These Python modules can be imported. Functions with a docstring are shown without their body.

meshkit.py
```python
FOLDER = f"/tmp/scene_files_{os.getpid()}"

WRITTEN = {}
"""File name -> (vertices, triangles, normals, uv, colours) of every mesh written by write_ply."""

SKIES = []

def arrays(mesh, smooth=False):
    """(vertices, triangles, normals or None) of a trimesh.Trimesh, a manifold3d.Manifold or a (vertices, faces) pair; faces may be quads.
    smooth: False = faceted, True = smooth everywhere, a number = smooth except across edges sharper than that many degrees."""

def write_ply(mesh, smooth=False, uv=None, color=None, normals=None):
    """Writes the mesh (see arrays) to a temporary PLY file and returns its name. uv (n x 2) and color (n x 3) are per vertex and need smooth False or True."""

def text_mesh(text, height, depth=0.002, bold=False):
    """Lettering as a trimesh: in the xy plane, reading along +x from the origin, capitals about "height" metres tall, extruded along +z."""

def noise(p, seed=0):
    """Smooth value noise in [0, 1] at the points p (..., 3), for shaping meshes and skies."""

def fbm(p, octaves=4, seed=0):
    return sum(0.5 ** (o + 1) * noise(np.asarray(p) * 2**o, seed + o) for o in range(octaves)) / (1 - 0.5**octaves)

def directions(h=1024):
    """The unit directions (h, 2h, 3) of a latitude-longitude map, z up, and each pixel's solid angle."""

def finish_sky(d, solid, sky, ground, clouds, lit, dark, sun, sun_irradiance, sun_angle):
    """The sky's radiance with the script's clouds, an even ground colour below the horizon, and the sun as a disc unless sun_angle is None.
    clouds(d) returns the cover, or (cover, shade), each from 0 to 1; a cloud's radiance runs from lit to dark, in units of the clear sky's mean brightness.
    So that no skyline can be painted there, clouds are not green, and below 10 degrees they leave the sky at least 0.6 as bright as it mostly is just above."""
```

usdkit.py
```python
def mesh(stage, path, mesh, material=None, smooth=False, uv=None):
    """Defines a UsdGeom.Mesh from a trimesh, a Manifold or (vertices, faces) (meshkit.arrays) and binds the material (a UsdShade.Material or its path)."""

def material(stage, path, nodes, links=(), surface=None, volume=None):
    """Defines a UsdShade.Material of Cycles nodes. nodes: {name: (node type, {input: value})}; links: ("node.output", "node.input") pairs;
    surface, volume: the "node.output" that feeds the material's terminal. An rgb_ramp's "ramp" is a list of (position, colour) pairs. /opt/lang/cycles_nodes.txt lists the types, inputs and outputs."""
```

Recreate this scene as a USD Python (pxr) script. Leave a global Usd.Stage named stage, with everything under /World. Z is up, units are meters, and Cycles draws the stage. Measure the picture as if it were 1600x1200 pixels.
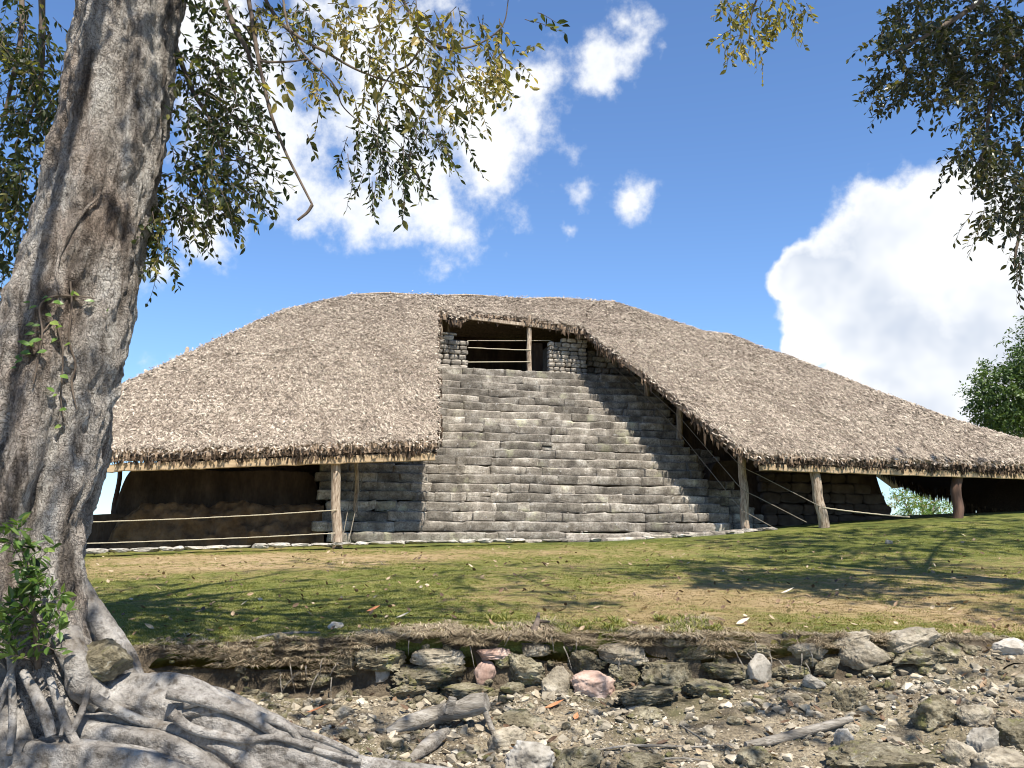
import math, random
import numpy as np, trimesh, usdkit, meshkit, manifold3d
from shapely.geometry import Polygon, Point
from shapely import contains_xy
from pxr import Usd, UsdGeom, UsdLux, UsdShade, Gf, Sdf, Vt

rng = np.random.default_rng(7)
random.seed(7)
stage = Usd.Stage.CreateInMemory()
UsdGeom.SetStageUpAxis(stage, UsdGeom.Tokens.z)
UsdGeom.SetStageMetersPerUnit(stage, 1.0)
UsdGeom.Xform.Define(stage, '/World')
UsdGeom.Scope.Define(stage, '/World/Looks')

# ------------------------------------------------------------------ camera, sky, sun
EYE = 1.75
PITCH = math.radians(10.0)
FPX = 1400.0
EXPOSURE = 1.0
cam = UsdGeom.Camera.Define(stage, '/World/camera')
cam.AddTranslateOp().Set(Gf.Vec3d(0, 0, EYE))
cam.AddRotateXOp().Set(90 + math.degrees(PITCH))
cam.CreateFocalLengthAttr(36.0 * FPX / 1600)
cam.CreateHorizontalApertureAttr(36.0)
cam.CreateVerticalApertureAttr(27.0)
cam.CreateClippingRangeAttr(Gf.Vec2f(0.1, 2000))
cam.CreateExposureAttr(EXPOSURE)

SUN_AZ = math.radians(180 - 24)      # atan2(x, y) of the direction towards the sun
SUN_EL = math.radians(57)
SKY = 0.088
SUN = 1.25
to_sun = np.array([math.sin(SUN_AZ) * math.cos(SUN_EL), math.cos(SUN_AZ) * math.cos(SUN_EL), math.sin(SUN_EL)])
sun = UsdLux.DistantLight.Define(stage, '/World/sun')
sun.CreateIntensityAttr(SUN)
sun.CreateAngleAttr(0.53)
sun.CreateNormalizeAttr(True)
sun.CreateColorAttr(Gf.Vec3f(1.0, 0.95, 0.87))
q = Gf.Rotation(Gf.Vec3d(0, 0, 1), Gf.Vec3d(*to_sun))
sun.AddTransformOp().Set(Gf.Matrix4d().SetRotate(q))

F_ = np.array([0, math.cos(PITCH), math.sin(PITCH)])
U_ = np.array([0, -math.sin(PITCH), math.cos(PITCH)])
R_ = np.array([1.0, 0, 0])
EYEP = np.array([0, 0, EYE])
def ray(px, py):
    d = F_ + (px - 800) / FPX * R_ + (600 - py) / FPX * U_
    return d / np.linalg.norm(d)
def at(px, py, Y):
    d = ray(px, py)
    return EYEP + d * (Y / d[1])

def mat(name, nodes, links, surface, volume=None):
    return usdkit.material(stage, '/World/Looks/' + name, nodes, links, surface=surface, volume=volume)

# sky with cumulus clouds: (pixel the cloud stands behind, radius in degrees)
CLOUDS = [(1395,352,3.4),(1410,385,4.9),(1330,450,3.7),(1262,430,1.9),(1292,500,2.8),(1545,420,4.6),(1400,530,4.6),(1570,560,5.6),(1260,540,1.6),
          (1680,500,6.5),(1500,330,2.2),(1450,620,3.4),(1330,600,2.2),
          (830,205,3.0),(770,260,4.0),(660,290,4.4),(560,300,4.2),(470,290,3.6),(720,180,4.6),(840,130,2.2),(590,120,6.6),(400,200,5.4),(330,360,2.6),(250,420,1.6),(300,60,6.0),
          (930,110,1.7),(985,90,1.6),(955,60,1.0),(1030,100,.8),(1000,290,1.3),(985,305,.9),(915,310,.9),(880,356,.7)]
def sky():
    n = {'tc': ('texture_coordinate', {}),
         'sky': ('sky_texture', {'sky_type': 'single_scattering', 'sun_disc': False, 'sun_elevation': SUN_EL, 'sun_rotation': SUN_AZ, 'altitude': 60.0, 'air_density': 1.0, 'aerosol_density': 0.25, 'ozone_density': 2.2}),
         'wa': ('noise_texture', {'scale': 7.0, 'detail': 5.0, 'roughness': 0.6}),
         'wsub': ('vector_math', {'math_type': 'subtract', 'vector2': (.5, .5, .5)}),
         'wsc': ('vector_math', {'math_type': 'scale', 'scale': 0.085}),
         'dir': ('vector_math', {'math_type': 'add'}),
         'fine': ('noise_texture', {'scale': 13.0, 'detail': 9.0, 'roughness': 0.60}),
         'big': ('noise_texture', {'scale': 3.1, 'detail': 4.0, 'roughness': 0.5}),
         'bigm': ('map_range', {'from_min': 0.56, 'from_max': 0.95, 'to_min': -0.35, 'to_max': 0.8, 'clamp': True})}
    l = [('tc.generated', 'wa.vector'), ('tc.generated', 'fine.vector'), ('tc.generated', 'big.vector'), ('wa.color', 'wsub.vector1'), ('wsub.vector', 'wsc.vector1'), ('tc.generated', 'dir.vector1'), ('wsc.vector', 'dir.vector2'), ('big.fac', 'bigm.value')]
    last = 'bigm.result'
    for i, (px, py, r) in enumerate(CLOUDS):
        w_ = .36 if r < 1.35 else 2.3 if px > 1200 else .64
        n[f'd{i}'] = ('vector_math', {'math_type': 'distance', 'vector2': tuple(ray(px, py))})
        n[f'f{i}'] = ('math', {'math_type': 'multiply_add', 'value2': -.9 / math.radians(r) * w_, 'value3': w_})
        n[f'm{i}'] = ('math', {'math_type': 'smoothmax', 'value3': 0.25})
        l += [('dir.vector', f'd{i}.vector1'), (f'd{i}.value', f'f{i}.value1'), (last, f'm{i}.value1'), (f'f{i}.value', f'm{i}.value2')]
        last = f'm{i}.value'
    n['fs'] = ('math', {'math_type': 'multiply_add', 'value2': 2.0, 'value3': -1.12})
    n['sum'] = ('math', {'math_type': 'add'})
    n['cover'] = ('map_range', {'range_type': 'smoothstep', 'from_min': -0.12, 'from_max': 0.42, 'to_min': 0.0, 'to_max': 1.0, 'clamp': True})
    n['thick'] = ('map_range', {'from_min': 0.25, 'from_max': 0.95, 'to_min': 0.0, 'to_max': 1.0, 'clamp': True})
    n['n2'] = ('noise_texture', {'scale': 6.0, 'detail': 4.0, 'roughness': 0.55})
    n['n2m'] = ('map_range', {'from_min': 0.40, 'from_max': 0.60, 'to_min': 0.0, 'to_max': 1.0, 'clamp': True})
    n['sh'] = ('math', {'math_type': 'multiply'})
    n['shs'] = ('math', {'math_type': 'multiply', 'value2': 0.85})
    n['ccol'] = ('mix_color', {'a': (6.2, 6.3, 6.4), 'b': (3.3, 3.8, 4.7)})
    n['tint'] = ('mix_color', {'blend_type': 'multiply', 'fac': 1.0, 'b': (.76, .94, 1.16)})
    n['mix'] = ('mix_color', {})
    n['bg'] = ('background_shader', {'strength': SKY})
    l += [('fine.fac', 'fs.value1'), (last, 'sum.value1'), ('fs.value', 'sum.value2'), ('sum.value', 'cover.value'), ('sum.value', 'thick.value'), ('tc.generated', 'n2.vector'), ('n2.fac', 'n2m.value'), ('thick.result', 'sh.value1'), ('n2m.result', 'sh.value2'),
          ('sh.value', 'shs.value1'), ('shs.value', 'ccol.fac'), ('cover.result', 'mix.fac'), ('sky.color', 'tint.a'), ('tint.result', 'mix.a'), ('ccol.result', 'mix.b'), ('mix.result', 'bg.color')]
    m = mat('sky_air', n, l, 'bg.background')
    d = UsdLux.DomeLight.Define(stage, '/World/sky')
    d.CreateIntensityAttr(1.0)
    UsdShade.MaterialBindingAPI.Apply(d.GetPrim()).Bind(m)
    d.GetPrim().SetCustomDataByKey('kind', 'structure')
sky()

# ------------------------------------------------------------------ helpers
_names = {}
def numbered(parent, name):
    k = (parent, name)
    n = _names.get(k, 0)
    _names[k] = n + 1
    return f'{parent}/{name}' if n == 0 else f'{parent}/{name}_{n:03d}'
def tag(p, label=None, cat=None, group=None, kind=None):
    p = p.GetPrim() if hasattr(p, 'GetPrim') else p
    for k, v in (('label', label), ('category', cat), ('group', group), ('kind', kind)):
        if v: p.SetCustomDataByKey(k, v)
    return p
def path_of(parent):
    return '/World' if parent is None else str(parent.GetPath())
tones = np.random.default_rng(2024)
def blades(v, f, per):
    """a mesh of many strips or leaves, each with so many corners"""
    m = trimesh.Trimesh(v, f, process=False); m.metadata['per'] = per
    return m
def give_tone(prim, mesh):
    """every strip, leaf or blade has a tone of its own"""
    per = getattr(mesh, 'metadata', {}).get('per')
    if per:
        t = np.repeat(tones.uniform(0, 1, len(mesh.vertices) // per), per).astype(np.float32)
        UsdGeom.PrimvarsAPI(prim).CreatePrimvar('tone', Sdf.ValueTypeNames.FloatArray, 'vertex').Set(Vt.FloatArray.FromNumpy(t))
def obj(name, mesh, m, parent=None, smooth=False):
    p = usdkit.mesh(stage, numbered(path_of(parent), name), mesh, m, smooth).GetPrim()
    give_tone(UsdGeom.Mesh(p), mesh)
    return p
def empty(name, parent=None):
    return UsdGeom.Xform.Define(stage, numbered(path_of(parent), name)).GetPrim()

def fbm(p, o=4, seed=0): return meshkit.fbm(np.asarray(p, float), o, seed)
def spline(pts, n):
    p = np.asarray(pts, float)
    q = np.vstack([2 * p[0] - p[1], p, 2 * p[-1] - p[-2]])
    t = np.linspace(0, len(p) - 1 - 1e-9, n)
    i = t.astype(int); f = (t - i)[:, None]
    a, b, c, d = q[i], q[i + 1], q[i + 2], q[i + 3]
    return .5 * (2 * b + (c - a) * f + (2 * a - 5 * b + 4 * c - d) * f**2 + (3 * b - a - 3 * c + d) * f**3)
def frames(c):
    t = np.gradient(c, axis=0); t /= np.linalg.norm(t, axis=1, keepdims=True)
    a = np.cross(t[0], [0, 0, 1.0] if abs(t[0][2]) < .9 else [1.0, 0, 0]); A = []
    for k in range(len(c)):
        a = a - t[k] * (a @ t[k]); a /= np.linalg.norm(a); A.append(a)
    A = np.array(A)
    return t, A, np.cross(t, A)
def loft(pts, radii, n=40, sides=20, bump=0.0, freq=3.0, stretch=3.0, seed=0, squash=1.0, flute=0, fl=0.0, cap=True):
    """A tapering limb along a smooth curve, its skin pushed in and out by noise drawn out along the limb."""
    q = spline(np.column_stack([pts, radii]), n)
    c, r = q[:, :3], q[:, 3]
    t, A, B = frames(c)
    s = np.concatenate([[0], np.cumsum(np.linalg.norm(np.diff(c, axis=0), axis=1))])
    th = np.linspace(0, 2 * np.pi, sides, endpoint=False)
    R = np.repeat(r[:, None], sides, 1)
    if bump:
        P = np.stack([np.cos(th)[None] * R * freq, np.sin(th)[None] * R * freq, np.repeat(s[:, None], sides, 1) * freq / stretch], -1)
        R = R * (1 + bump * 2 * (fbm(P + seed * 7.3, 4, seed) - .5))
    if bump > .22:
        P2 = np.stack([np.cos(th)[None] * R * 16, np.sin(th)[None] * R * 16, np.repeat(s[:, None], sides, 1) * 5], -1)
        R = R * (1 + .16 * (np.abs(2 * fbm(P2 + seed, 4, seed + 50) - 1) - .3))
    if flute:
        R = R * (1 + fl * np.sin(flute * th[None] + 2.0 * s[:, None] + seed))
    v = c[:, None] + R[..., None] * (np.cos(th)[None, :, None] * A[:, None] + squash * np.sin(th)[None, :, None] * B[:, None])
    i, j = np.meshgrid(np.arange(n - 1), np.arange(sides), indexing='ij')
    qd = np.stack([i * sides + j, i * sides + (j + 1) % sides, (i + 1) * sides + (j + 1) % sides, (i + 1) * sides + j], -1).reshape(-1, 4)
    f = np.vstack([qd[:, [0, 1, 2]], qd[:, [0, 2, 3]]])
    v = v.reshape(-1, 3)
    if cap:
        k = len(v)
        v = np.vstack([v, c[0], c[-1]])
        jj = np.arange(sides); e = (n - 1) * sides
        f = np.vstack([f, np.column_stack([np.full(sides, k), (jj + 1) % sides, jj]), np.column_stack([np.full(sides, k + 1), e + jj, e + (jj + 1) % sides])])
    return trimesh.Trimesh(v, f, process=False)
def join(ms):
    m = trimesh.util.concatenate(ms); per = {getattr(x, 'metadata', {}).get('per') for x in ms}
    m.metadata['per'] = per.pop() if len(per) == 1 else None
    return m
def grid_mesh(P):
    a, b = P.shape[:2]
    i, j = np.meshgrid(np.arange(a - 1), np.arange(b - 1), indexing='ij')
    qd = np.stack([i * b + j, i * b + j + 1, (i + 1) * b + j + 1, (i + 1) * b + j], -1).reshape(-1, 4)
    return trimesh.Trimesh(P.reshape(-1, 3), np.vstack([qd[:, [0, 1, 2]], qd[:, [0, 2, 3]]]), process=False)
_ico = {k: trimesh.creation.icosphere(k) for k in (0, 1, 2, 3, 4)}
def rock(size, seed, sub=3, cuts=9, rough=.1, blocky=1.0, freq=2.2, ax=None):
    """An angular, weathered stone: a ball cut by planes and roughened."""
    g = np.random.default_rng(seed)
    v = np.array(_ico[sub].vertices)
    if blocky < 1: v = np.sign(v) * np.abs(v) ** blocky
    for _ in range(cuts):
        n = g.normal(size=3); n /= np.linalg.norm(n)
        d = g.uniform(.55, .9)
        v = v - np.maximum(v @ n - d, 0)[:, None] * n * .93
    w = fbm(v * freq + seed % 97, 4, seed % 1000) - .5
    if sub >= 3:
        q_ = v * freq * 1.9 + seed % 53
        q_ = q_ + .5 * np.stack([fbm(q_, 2, 3), fbm(q_, 2, 4), fbm(q_, 2, 5)], -1)
        w = w + .55 * (np.abs(2 * fbm(q_, 4, seed % 991) - 1) - .25)
    v = v * (1 + rough * 2 * w[:, None])
    v = v / np.abs(v).max(0) * np.asarray(size) / 2
    m = trimesh.Trimesh(v, _ico[sub].faces, process=False)
    return m
def rotz(a): return trimesh.transformations.rotation_matrix(a, [0, 0, 1])
def leaf_mesh(base, d, nrm, ln, wd, droop=.15):
    """Many leaves in one mesh: each a pointed oval folded along its midrib."""
    base, d, nrm = map(lambda x: np.asarray(x, float), (base, d, nrm))
    ln, wd = np.broadcast_to(ln, len(base))[:, None], np.broadcast_to(wd, len(base))[:, None]
    d = d / np.linalg.norm(d, axis=1, keepdims=True)
    s = np.cross(d, nrm); s /= np.linalg.norm(s, axis=1, keepdims=True) + 1e-9
    n = np.cross(s, d)
    def p(a, b, c): return base + d * ln * a + s * wd * b + n * (wd * c - ln * droop * a * a)
    V = np.stack([p(0, 0, 0), p(.3, .42, .06), p(.62, .40, .1), p(1, 0, 0), p(.62, -.40, .1), p(.3, -.42, .06), p(.5, 0, -.1)], 1)
    fan = np.array([[6, 0, 1], [6, 1, 2], [6, 2, 3], [6, 3, 4], [6, 4, 5], [6, 5, 0]])
    k = len(base)
    return blades(V.reshape(-1, 3), (fan[None] + 7 * np.arange(k)[:, None, None]).reshape(-1, 3), 7)
def unit(v): return v / (np.linalg.norm(v, axis=-1, keepdims=True) + 1e-12)
def instancer(name, protos, pos, quat_yaw, scale, m, parent=None, tilt=None):
    """protos: meshes; pos n x 3; yaw n; scale n or n x 3."""
    path = numbered(path_of(parent), name)
    pi = UsdGeom.PointInstancer.Define(stage, path)
    tg = []
    for i, g in enumerate(protos):
        pm = usdkit.mesh(stage, f'{path}/piece_{i:03d}', g, m, False); give_tone(pm, g); tg.append(pm.GetPath())
    pi.CreatePrototypesRel().SetTargets(tg)
    n = len(pos)
    pi.CreateProtoIndicesAttr(Vt.IntArray.FromNumpy(rng.integers(0, len(protos), n).astype(np.int32)))
    pi.CreatePositionsAttr(Vt.Vec3fArray.FromNumpy(np.asarray(pos, np.float32)))
    sc = np.asarray(scale, float)
    sc = np.repeat(sc[:, None], 3, 1) if sc.ndim == 1 else sc
    pi.CreateScalesAttr(Vt.Vec3fArray.FromNumpy(sc.astype(np.float32)))
    qs = []
    for k in range(n):
        c, s = math.cos(quat_yaw[k] / 2), math.sin(quat_yaw[k] / 2)
        if tilt is None: qs.append(Gf.Quath(c, 0, 0, s))
        else:
            r = Gf.Rotation(Gf.Vec3d(0, 0, 1), math.degrees(quat_yaw[k])) * Gf.Rotation(Gf.Vec3d(*tilt[k][:3]), float(tilt[k][3]))
            qq = r.GetQuat(); im = qq.GetImaginary()
            qs.append(Gf.Quath(qq.GetReal(), im[0], im[1], im[2]))
    pi.CreateOrientationsAttr(Vt.QuathArray(qs))
    return pi.GetPrim()

# ------------------------------------------------------------------ materials
def noise_mat(name, cols, scale=4.0, detail=6.0, rough=.9, bump=.3, bscale=30.0, bdist=.02, island=0.0, obj_rand=0.0, fine=None, fscale=60.0, ffac=.4, stretch=None, spec=.25, rnoise=.6, patches=()):
    """Weathered surface: colours from noise in world space, varied per piece, with a second finer pattern and relief."""
    n = {'g': ('geometry', {}), 'tone': ('attribute', {'attribute': 'tone'}), 'n1': ('noise_texture', {'scale': scale, 'detail': detail, 'roughness': rnoise}), 'r': ('rgb_ramp', {'ramp': cols}),
         'p': ('principled_bsdf', {'roughness': rough, 'specular_ior_level': spec}),
         'bn': ('noise_texture', {'scale': bscale, 'detail': 6.0, 'roughness': .65}), 'b': ('bump', {'strength': bump, 'distance': bdist})}
    l = [('n1.fac', 'r.fac'), ('bn.fac', 'b.height'), ('b.normal', 'p.normal')]
    src = 'g.position'
    if stretch:
        n['mp'] = ('mapping', {'scale': stretch}); l.append(('g.position', 'mp.vector')); src = 'mp.vector'
    l += [(src, 'n1.vector'), (src, 'bn.vector')]
    col = 'r.color'
    if fine:
        n['n2'] = ('noise_texture', {'scale': fscale, 'detail': 4.0, 'roughness': .6}); n['r2'] = ('rgb_ramp', {'ramp': fine})
        n['mx'] = ('mix_color', {'blend_type': 'multiply', 'fac': ffac})
        l += [(src, 'n2.vector'), ('n2.fac', 'r2.fac'), (col, 'mx.a'), ('r2.color', 'mx.b')]; col = 'mx.result'
    for i, (pc, ps, lo, hi, fac) in enumerate(patches):
        n[f'pn{i}'] = ('noise_texture', {'scale': ps, 'detail': 7.0, 'roughness': .65}); n[f'po{i}'] = ('vector_math', {'math_type': 'add', 'vector2': (7.1 * i + 3, 2.3, 5.7)})
        n[f'pm{i}'] = ('map_range', {'from_min': lo, 'from_max': hi, 'to_min': 0.0, 'to_max': fac, 'clamp': True}); n[f'px{i}'] = ('mix_color', {'b': pc})
        l += [(src, f'po{i}.vector1'), (f'po{i}.vector', f'pn{i}.vector'), (f'pn{i}.fac', f'pm{i}.value'), (f'pm{i}.result', f'px{i}.fac'), (col, f'px{i}.a')]; col = f'px{i}.result'
    for amt, node, sock in ((island, 'tone', 'fac'), (obj_rand, 'oi', 'random')):
        if amt:
            if node == 'oi': n['oi'] = ('object_info', {})
            n['v' + node] = ('map_range', {'from_min': 0.0, 'from_max': 1.0, 'to_min': 1 - amt, 'to_max': 1 + amt}); n['h' + node] = ('hsv', {'saturation': 1.0})
            l += [(f'{node}.{sock}', f'v{node}.value'), (f'v{node}.result', f'h{node}.value'), (col, f'h{node}.color')]; col = f'h{node}.color'
    l.append((col, 'p.base_color'))
    return mat(name, n, l, 'p.BSDF')
def leaf_mat(name, cols, trans=.35, rough=.42, tint=(1.3, 1.35, .7), rand='island'):
    src = 'tone.fac'
    n = {'g': ('geometry', {}), 'tone': ('attribute', {'attribute': 'tone'}), 'n1': ('noise_texture', {'scale': 1.3, 'detail': 2.0}), 'a': ('math', {'math_type': 'multiply_add', 'value2': .8, 'value3': -.18}),
         'a2': ('math', {'math_type': 'multiply_add', 'value2': .6}), 'r': ('rgb_ramp', {'ramp': cols}), 'p': ('principled_bsdf', {'roughness': rough, 'specular_ior_level': .45}),
         'tc': ('mix_color', {'blend_type': 'multiply', 'fac': 1.0, 'b': tint}), 't': ('translucent_bsdf', {}), 'm': ('mix_closure', {'fac': trans})}
    l = [(src, 'a.value1'), ('g.position', 'n1.vector'), ('n1.fac', 'a2.value1'), ('a.value', 'a2.value3'), ('a2.value', 'r.fac'), ('r.color', 'p.base_color'), ('r.color', 'tc.a'), ('tc.result', 't.color'), ('p.BSDF', 'm.closure1'), ('t.BSDF', 'm.closure2')]
    return mat(name, n, l, 'm.closure')

M = {}
M['stone'] = noise_mat('weathered_stone', [(.3, (.105, .089, .070)), (.5, (.225, .197, .160)), (.68, (.39, .355, .30))], scale=3.2, bump=.9, bscale=26, bdist=.03, obj_rand=.38, fine=[(.3, (.45, .43, .40)), (.55, (1, 1, 1)), (.75, (1.25, 1.25, 1.2))], fscale=22, ffac=.8,
                       patches=[((.42, .40, .27), 1.5, .58, .68, .7), ((.50, .48, .44), 9.0, .60, .70, .7), ((.06, .052, .042), 1.1, .56, .70, .6), ((.05, .045, .038), 14.0, .60, .68, .7)])
M['wall_stone'] = noise_mat('temple_wall_stone', [(.3, (.20, .175, .14)), (.5, (.31, .275, .23)), (.68, (.46, .42, .36))], scale=3.0, bump=.5, bscale=26, bdist=.03, obj_rand=.3, fine=[(.3, (.5, .47, .43)), (.6, (1, 1, 1))], fscale=24, ffac=.7)
M['mortar'] = noise_mat('mortar_and_soil', [(.3, (.045, .038, .030)), (.6, (.10, .085, .065)), (.75, (.16, .14, .11))], scale=9, bump=.8, bscale=30, bdist=.03)
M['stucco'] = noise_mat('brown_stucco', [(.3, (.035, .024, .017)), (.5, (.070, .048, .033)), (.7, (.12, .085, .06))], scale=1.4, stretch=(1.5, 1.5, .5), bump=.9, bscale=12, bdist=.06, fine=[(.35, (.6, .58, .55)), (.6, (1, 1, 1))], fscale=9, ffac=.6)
M['mound'] = noise_mat('eroded_mound', [(.3, (.07, .040, .020)), (.5, (.14, .086, .044)), (.7, (.21, .135, .075))], scale=3, bump=.9, bscale=14, bdist=.05, rnoise=.65)
M['shade_stone'] = noise_mat('stone_darkened_for_shade', [(.3, (.036, .026, .019)), (.5, (.064, .046, .034)), (.7, (.10, .076, .057))], scale=2.5, bump=.8, bscale=20, bdist=.03, obj_rand=.3)  # stone colour dimmed to stand for the shade under the right roof
M['thatch'] = mat('thatch_leaf', {'g': ('geometry', {}), 'tone': ('attribute', {'attribute': 'tone'}), 'n': ('noise_texture', {'scale': 1.1, 'detail': 5.0, 'roughness': .6}), 'k': ('math', {'math_type': 'multiply_add', 'value2': .8, 'value3': -.40}), 'a': ('math', {'math_type': 'add', 'use_clamp': True}),
    'r': ('rgb_ramp', {'ramp': [(0, (.105, .078, .055)), (.28, (.185, .142, .102)), (.55, (.265, .212, .156)), (.8, (.355, .292, .221)), (1, (.49, .418, .322))]}), 'p': ('principled_bsdf', {'roughness': .65, 'specular_ior_level': .4})},
    [('g.position', 'n.vector'), ('n.fac', 'k.value1'), ('k.value', 'a.value1'), ('tone.fac', 'a.value2'), ('a.value', 'r.fac'), ('r.color', 'p.base_color')], 'p.BSDF')
M['thatch_deep'] = noise_mat('thatch_mass', [(.3, (.20, .145, .10)), (.55, (.34, .25, .175)), (.75, (.46, .355, .255))], scale=14, detail=6, bump=.8, bscale=26, bdist=.05, rough=.9)
M['shaded_thatch'] = noise_mat('thatch_with_painted_shade', [(.3, (.030, .021, .015)), (.55, (.060, .043, .030)), (.75, (.095, .07, .05))], scale=14, bump=1.0, bscale=22, bdist=.08, stretch=(2, 2, .6))  # thatch colour darkened to carry the shade under the roof
M['fringe'] = noise_mat('thatch_fringe_strands', [(.3, (.045, .030, .019)), (.6, (.085, .057, .036)), (.75, (.15, .105, .068))], scale=8, bump=0.0, island=.5)  # dark brown strands, colour lowered further to paint in the shade of the overhang
M['beam'] = noise_mat('pale_timber', [(.3, (.27, .185, .105)), (.55, (.38, .28, .17)), (.75, (.47, .365, .24))], scale=3, bump=.25, bscale=14, stretch=(1, 1, 5))
M['post'] = noise_mat('weathered_post', [(.3, (.20, .145, .10)), (.5, (.33, .26, .19)), (.7, (.46, .38, .29))], scale=6, bump=.6, bscale=16, bdist=.03, stretch=(3, 3, .5), fine=[(.4, (.55, .5, .45)), (.55, (1, 1, 1))], fscale=12, ffac=.8)
M['red_post'] = noise_mat('reddish_post', [(.3, (.07, .040, .028)), (.7, (.14, .085, .06))], scale=6, bump=.5, bscale=16, stretch=(3, 3, .5))
M['rope'] = noise_mat('rope_fibre', [(.3, (.26, .22, .15)), (.7, (.42, .37, .26))], scale=30, bump=.3, bscale=90)
M['lawn'] = None
M['shaded_humus'] = noise_mat('moist_earth_with_gap_shade', [(.3, (.040, .030, .019)), (.5, (.105, .080, .052)), (.7, (.21, .168, .112))], scale=5, detail=8, bump=1.0, bscale=30, bdist=.05, rnoise=.7)  # dark earth, its tone also painting the shade in gaps between ledge stones
M['old_rope'] = noise_mat('grey_rope', [(.3, (.13, .11, .085)), (.7, (.24, .21, .16))], scale=30, bump=.3, bscale=90)
M['soil'] = noise_mat('stony_soil', [(.28, (.090, .070, .046)), (.45, (.20, .163, .112)), (.6, (.33, .278, .198)), (.75, (.48, .42, .32))], scale=2.2, detail=9, bump=1.0, bscale=34, bdist=.05, rnoise=.7, fine=[(.35, (.5, .47, .42)), (.5, (1, .98, .94)), (.68, (1.5, 1.45, 1.3))], fscale=45, ffac=.85,
                      patches=[((.085, .085, .030), 1.1, .52, .66, .65), ((.045, .034, .022), 2.3, .54, .66, .7)])
M['pebble'] = noise_mat('limestone_rubble', [(.3, (.16, .13, .09)), (.5, (.29, .245, .178)), (.7, (.45, .40, .31))], scale=5, bump=.6, bscale=60, bdist=.01, obj_rand=.42)
M['rock'] = noise_mat('limestone', [(.3, (.15, .125, .088)), (.5, (.30, .258, .19)), (.7, (.46, .41, .325))], scale=4.5, detail=8, bump=.9, bscale=22, bdist=.035, obj_rand=.15, fine=[(.3, (.35, .32, .28)), (.5, (1, 1, 1))], fscale=20, ffac=.8, rnoise=.68, patches=[((.12, .12, .055), 5.0, .54, .66, .55)])
M['mossy'] = noise_mat('mossy_limestone', [(.3, (.070, .058, .036)), (.5, (.175, .148, .095)), (.66, (.32, .285, .20))], scale=6, detail=9, bump=1.0, bscale=24, bdist=.045, obj_rand=.2, fine=[(.3, (.3, .28, .22)), (.52, (1, 1, 1))], fscale=26, ffac=.9, rnoise=.7, patches=[((.15, .145, .045), 7.0, .54, .64, .7), ((.42, .40, .33), 14.0, .62, .70, .7)])
M['pink'] = noise_mat('pinkish_stone', [(.3, (.25, .155, .115)), (.5, (.37, .255, .20)), (.7, (.48, .38, .32))], scale=5, detail=7, bump=.6, bscale=22, bdist=.02, fine=[(.3, (.5, .45, .42)), (.5, (1, 1, 1))], fscale=18, ffac=.6)
M['pale'] = noise_mat('pale_limestone', [(.3, (.22, .195, .155)), (.5, (.34, .31, .26)), (.7, (.48, .455, .41))], scale=5, detail=7, bump=.7, bscale=24, bdist=.02, fine=[(.3, (.45, .42, .38)), (.5, (1, 1, 1))], fscale=18, ffac=.7, obj_rand=.12)
M['deadwood'] = noise_mat('dead_grey_wood', [(.3, (.11, .095, .075)), (.5, (.22, .195, .16)), (.7, (.35, .32, .275))], scale=5, bump=.9, bscale=20, bdist=.02, stretch=(.6, 3, 3), fine=[(.35, (.4, .37, .33)), (.5, (1, 1, 1))], fscale=22, ffac=.7)
M['twig'] = noise_mat('twig_bark', [(.3, (.065, .048, .036)), (.7, (.15, .115, .085))], scale=12, bump=.3)
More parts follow.
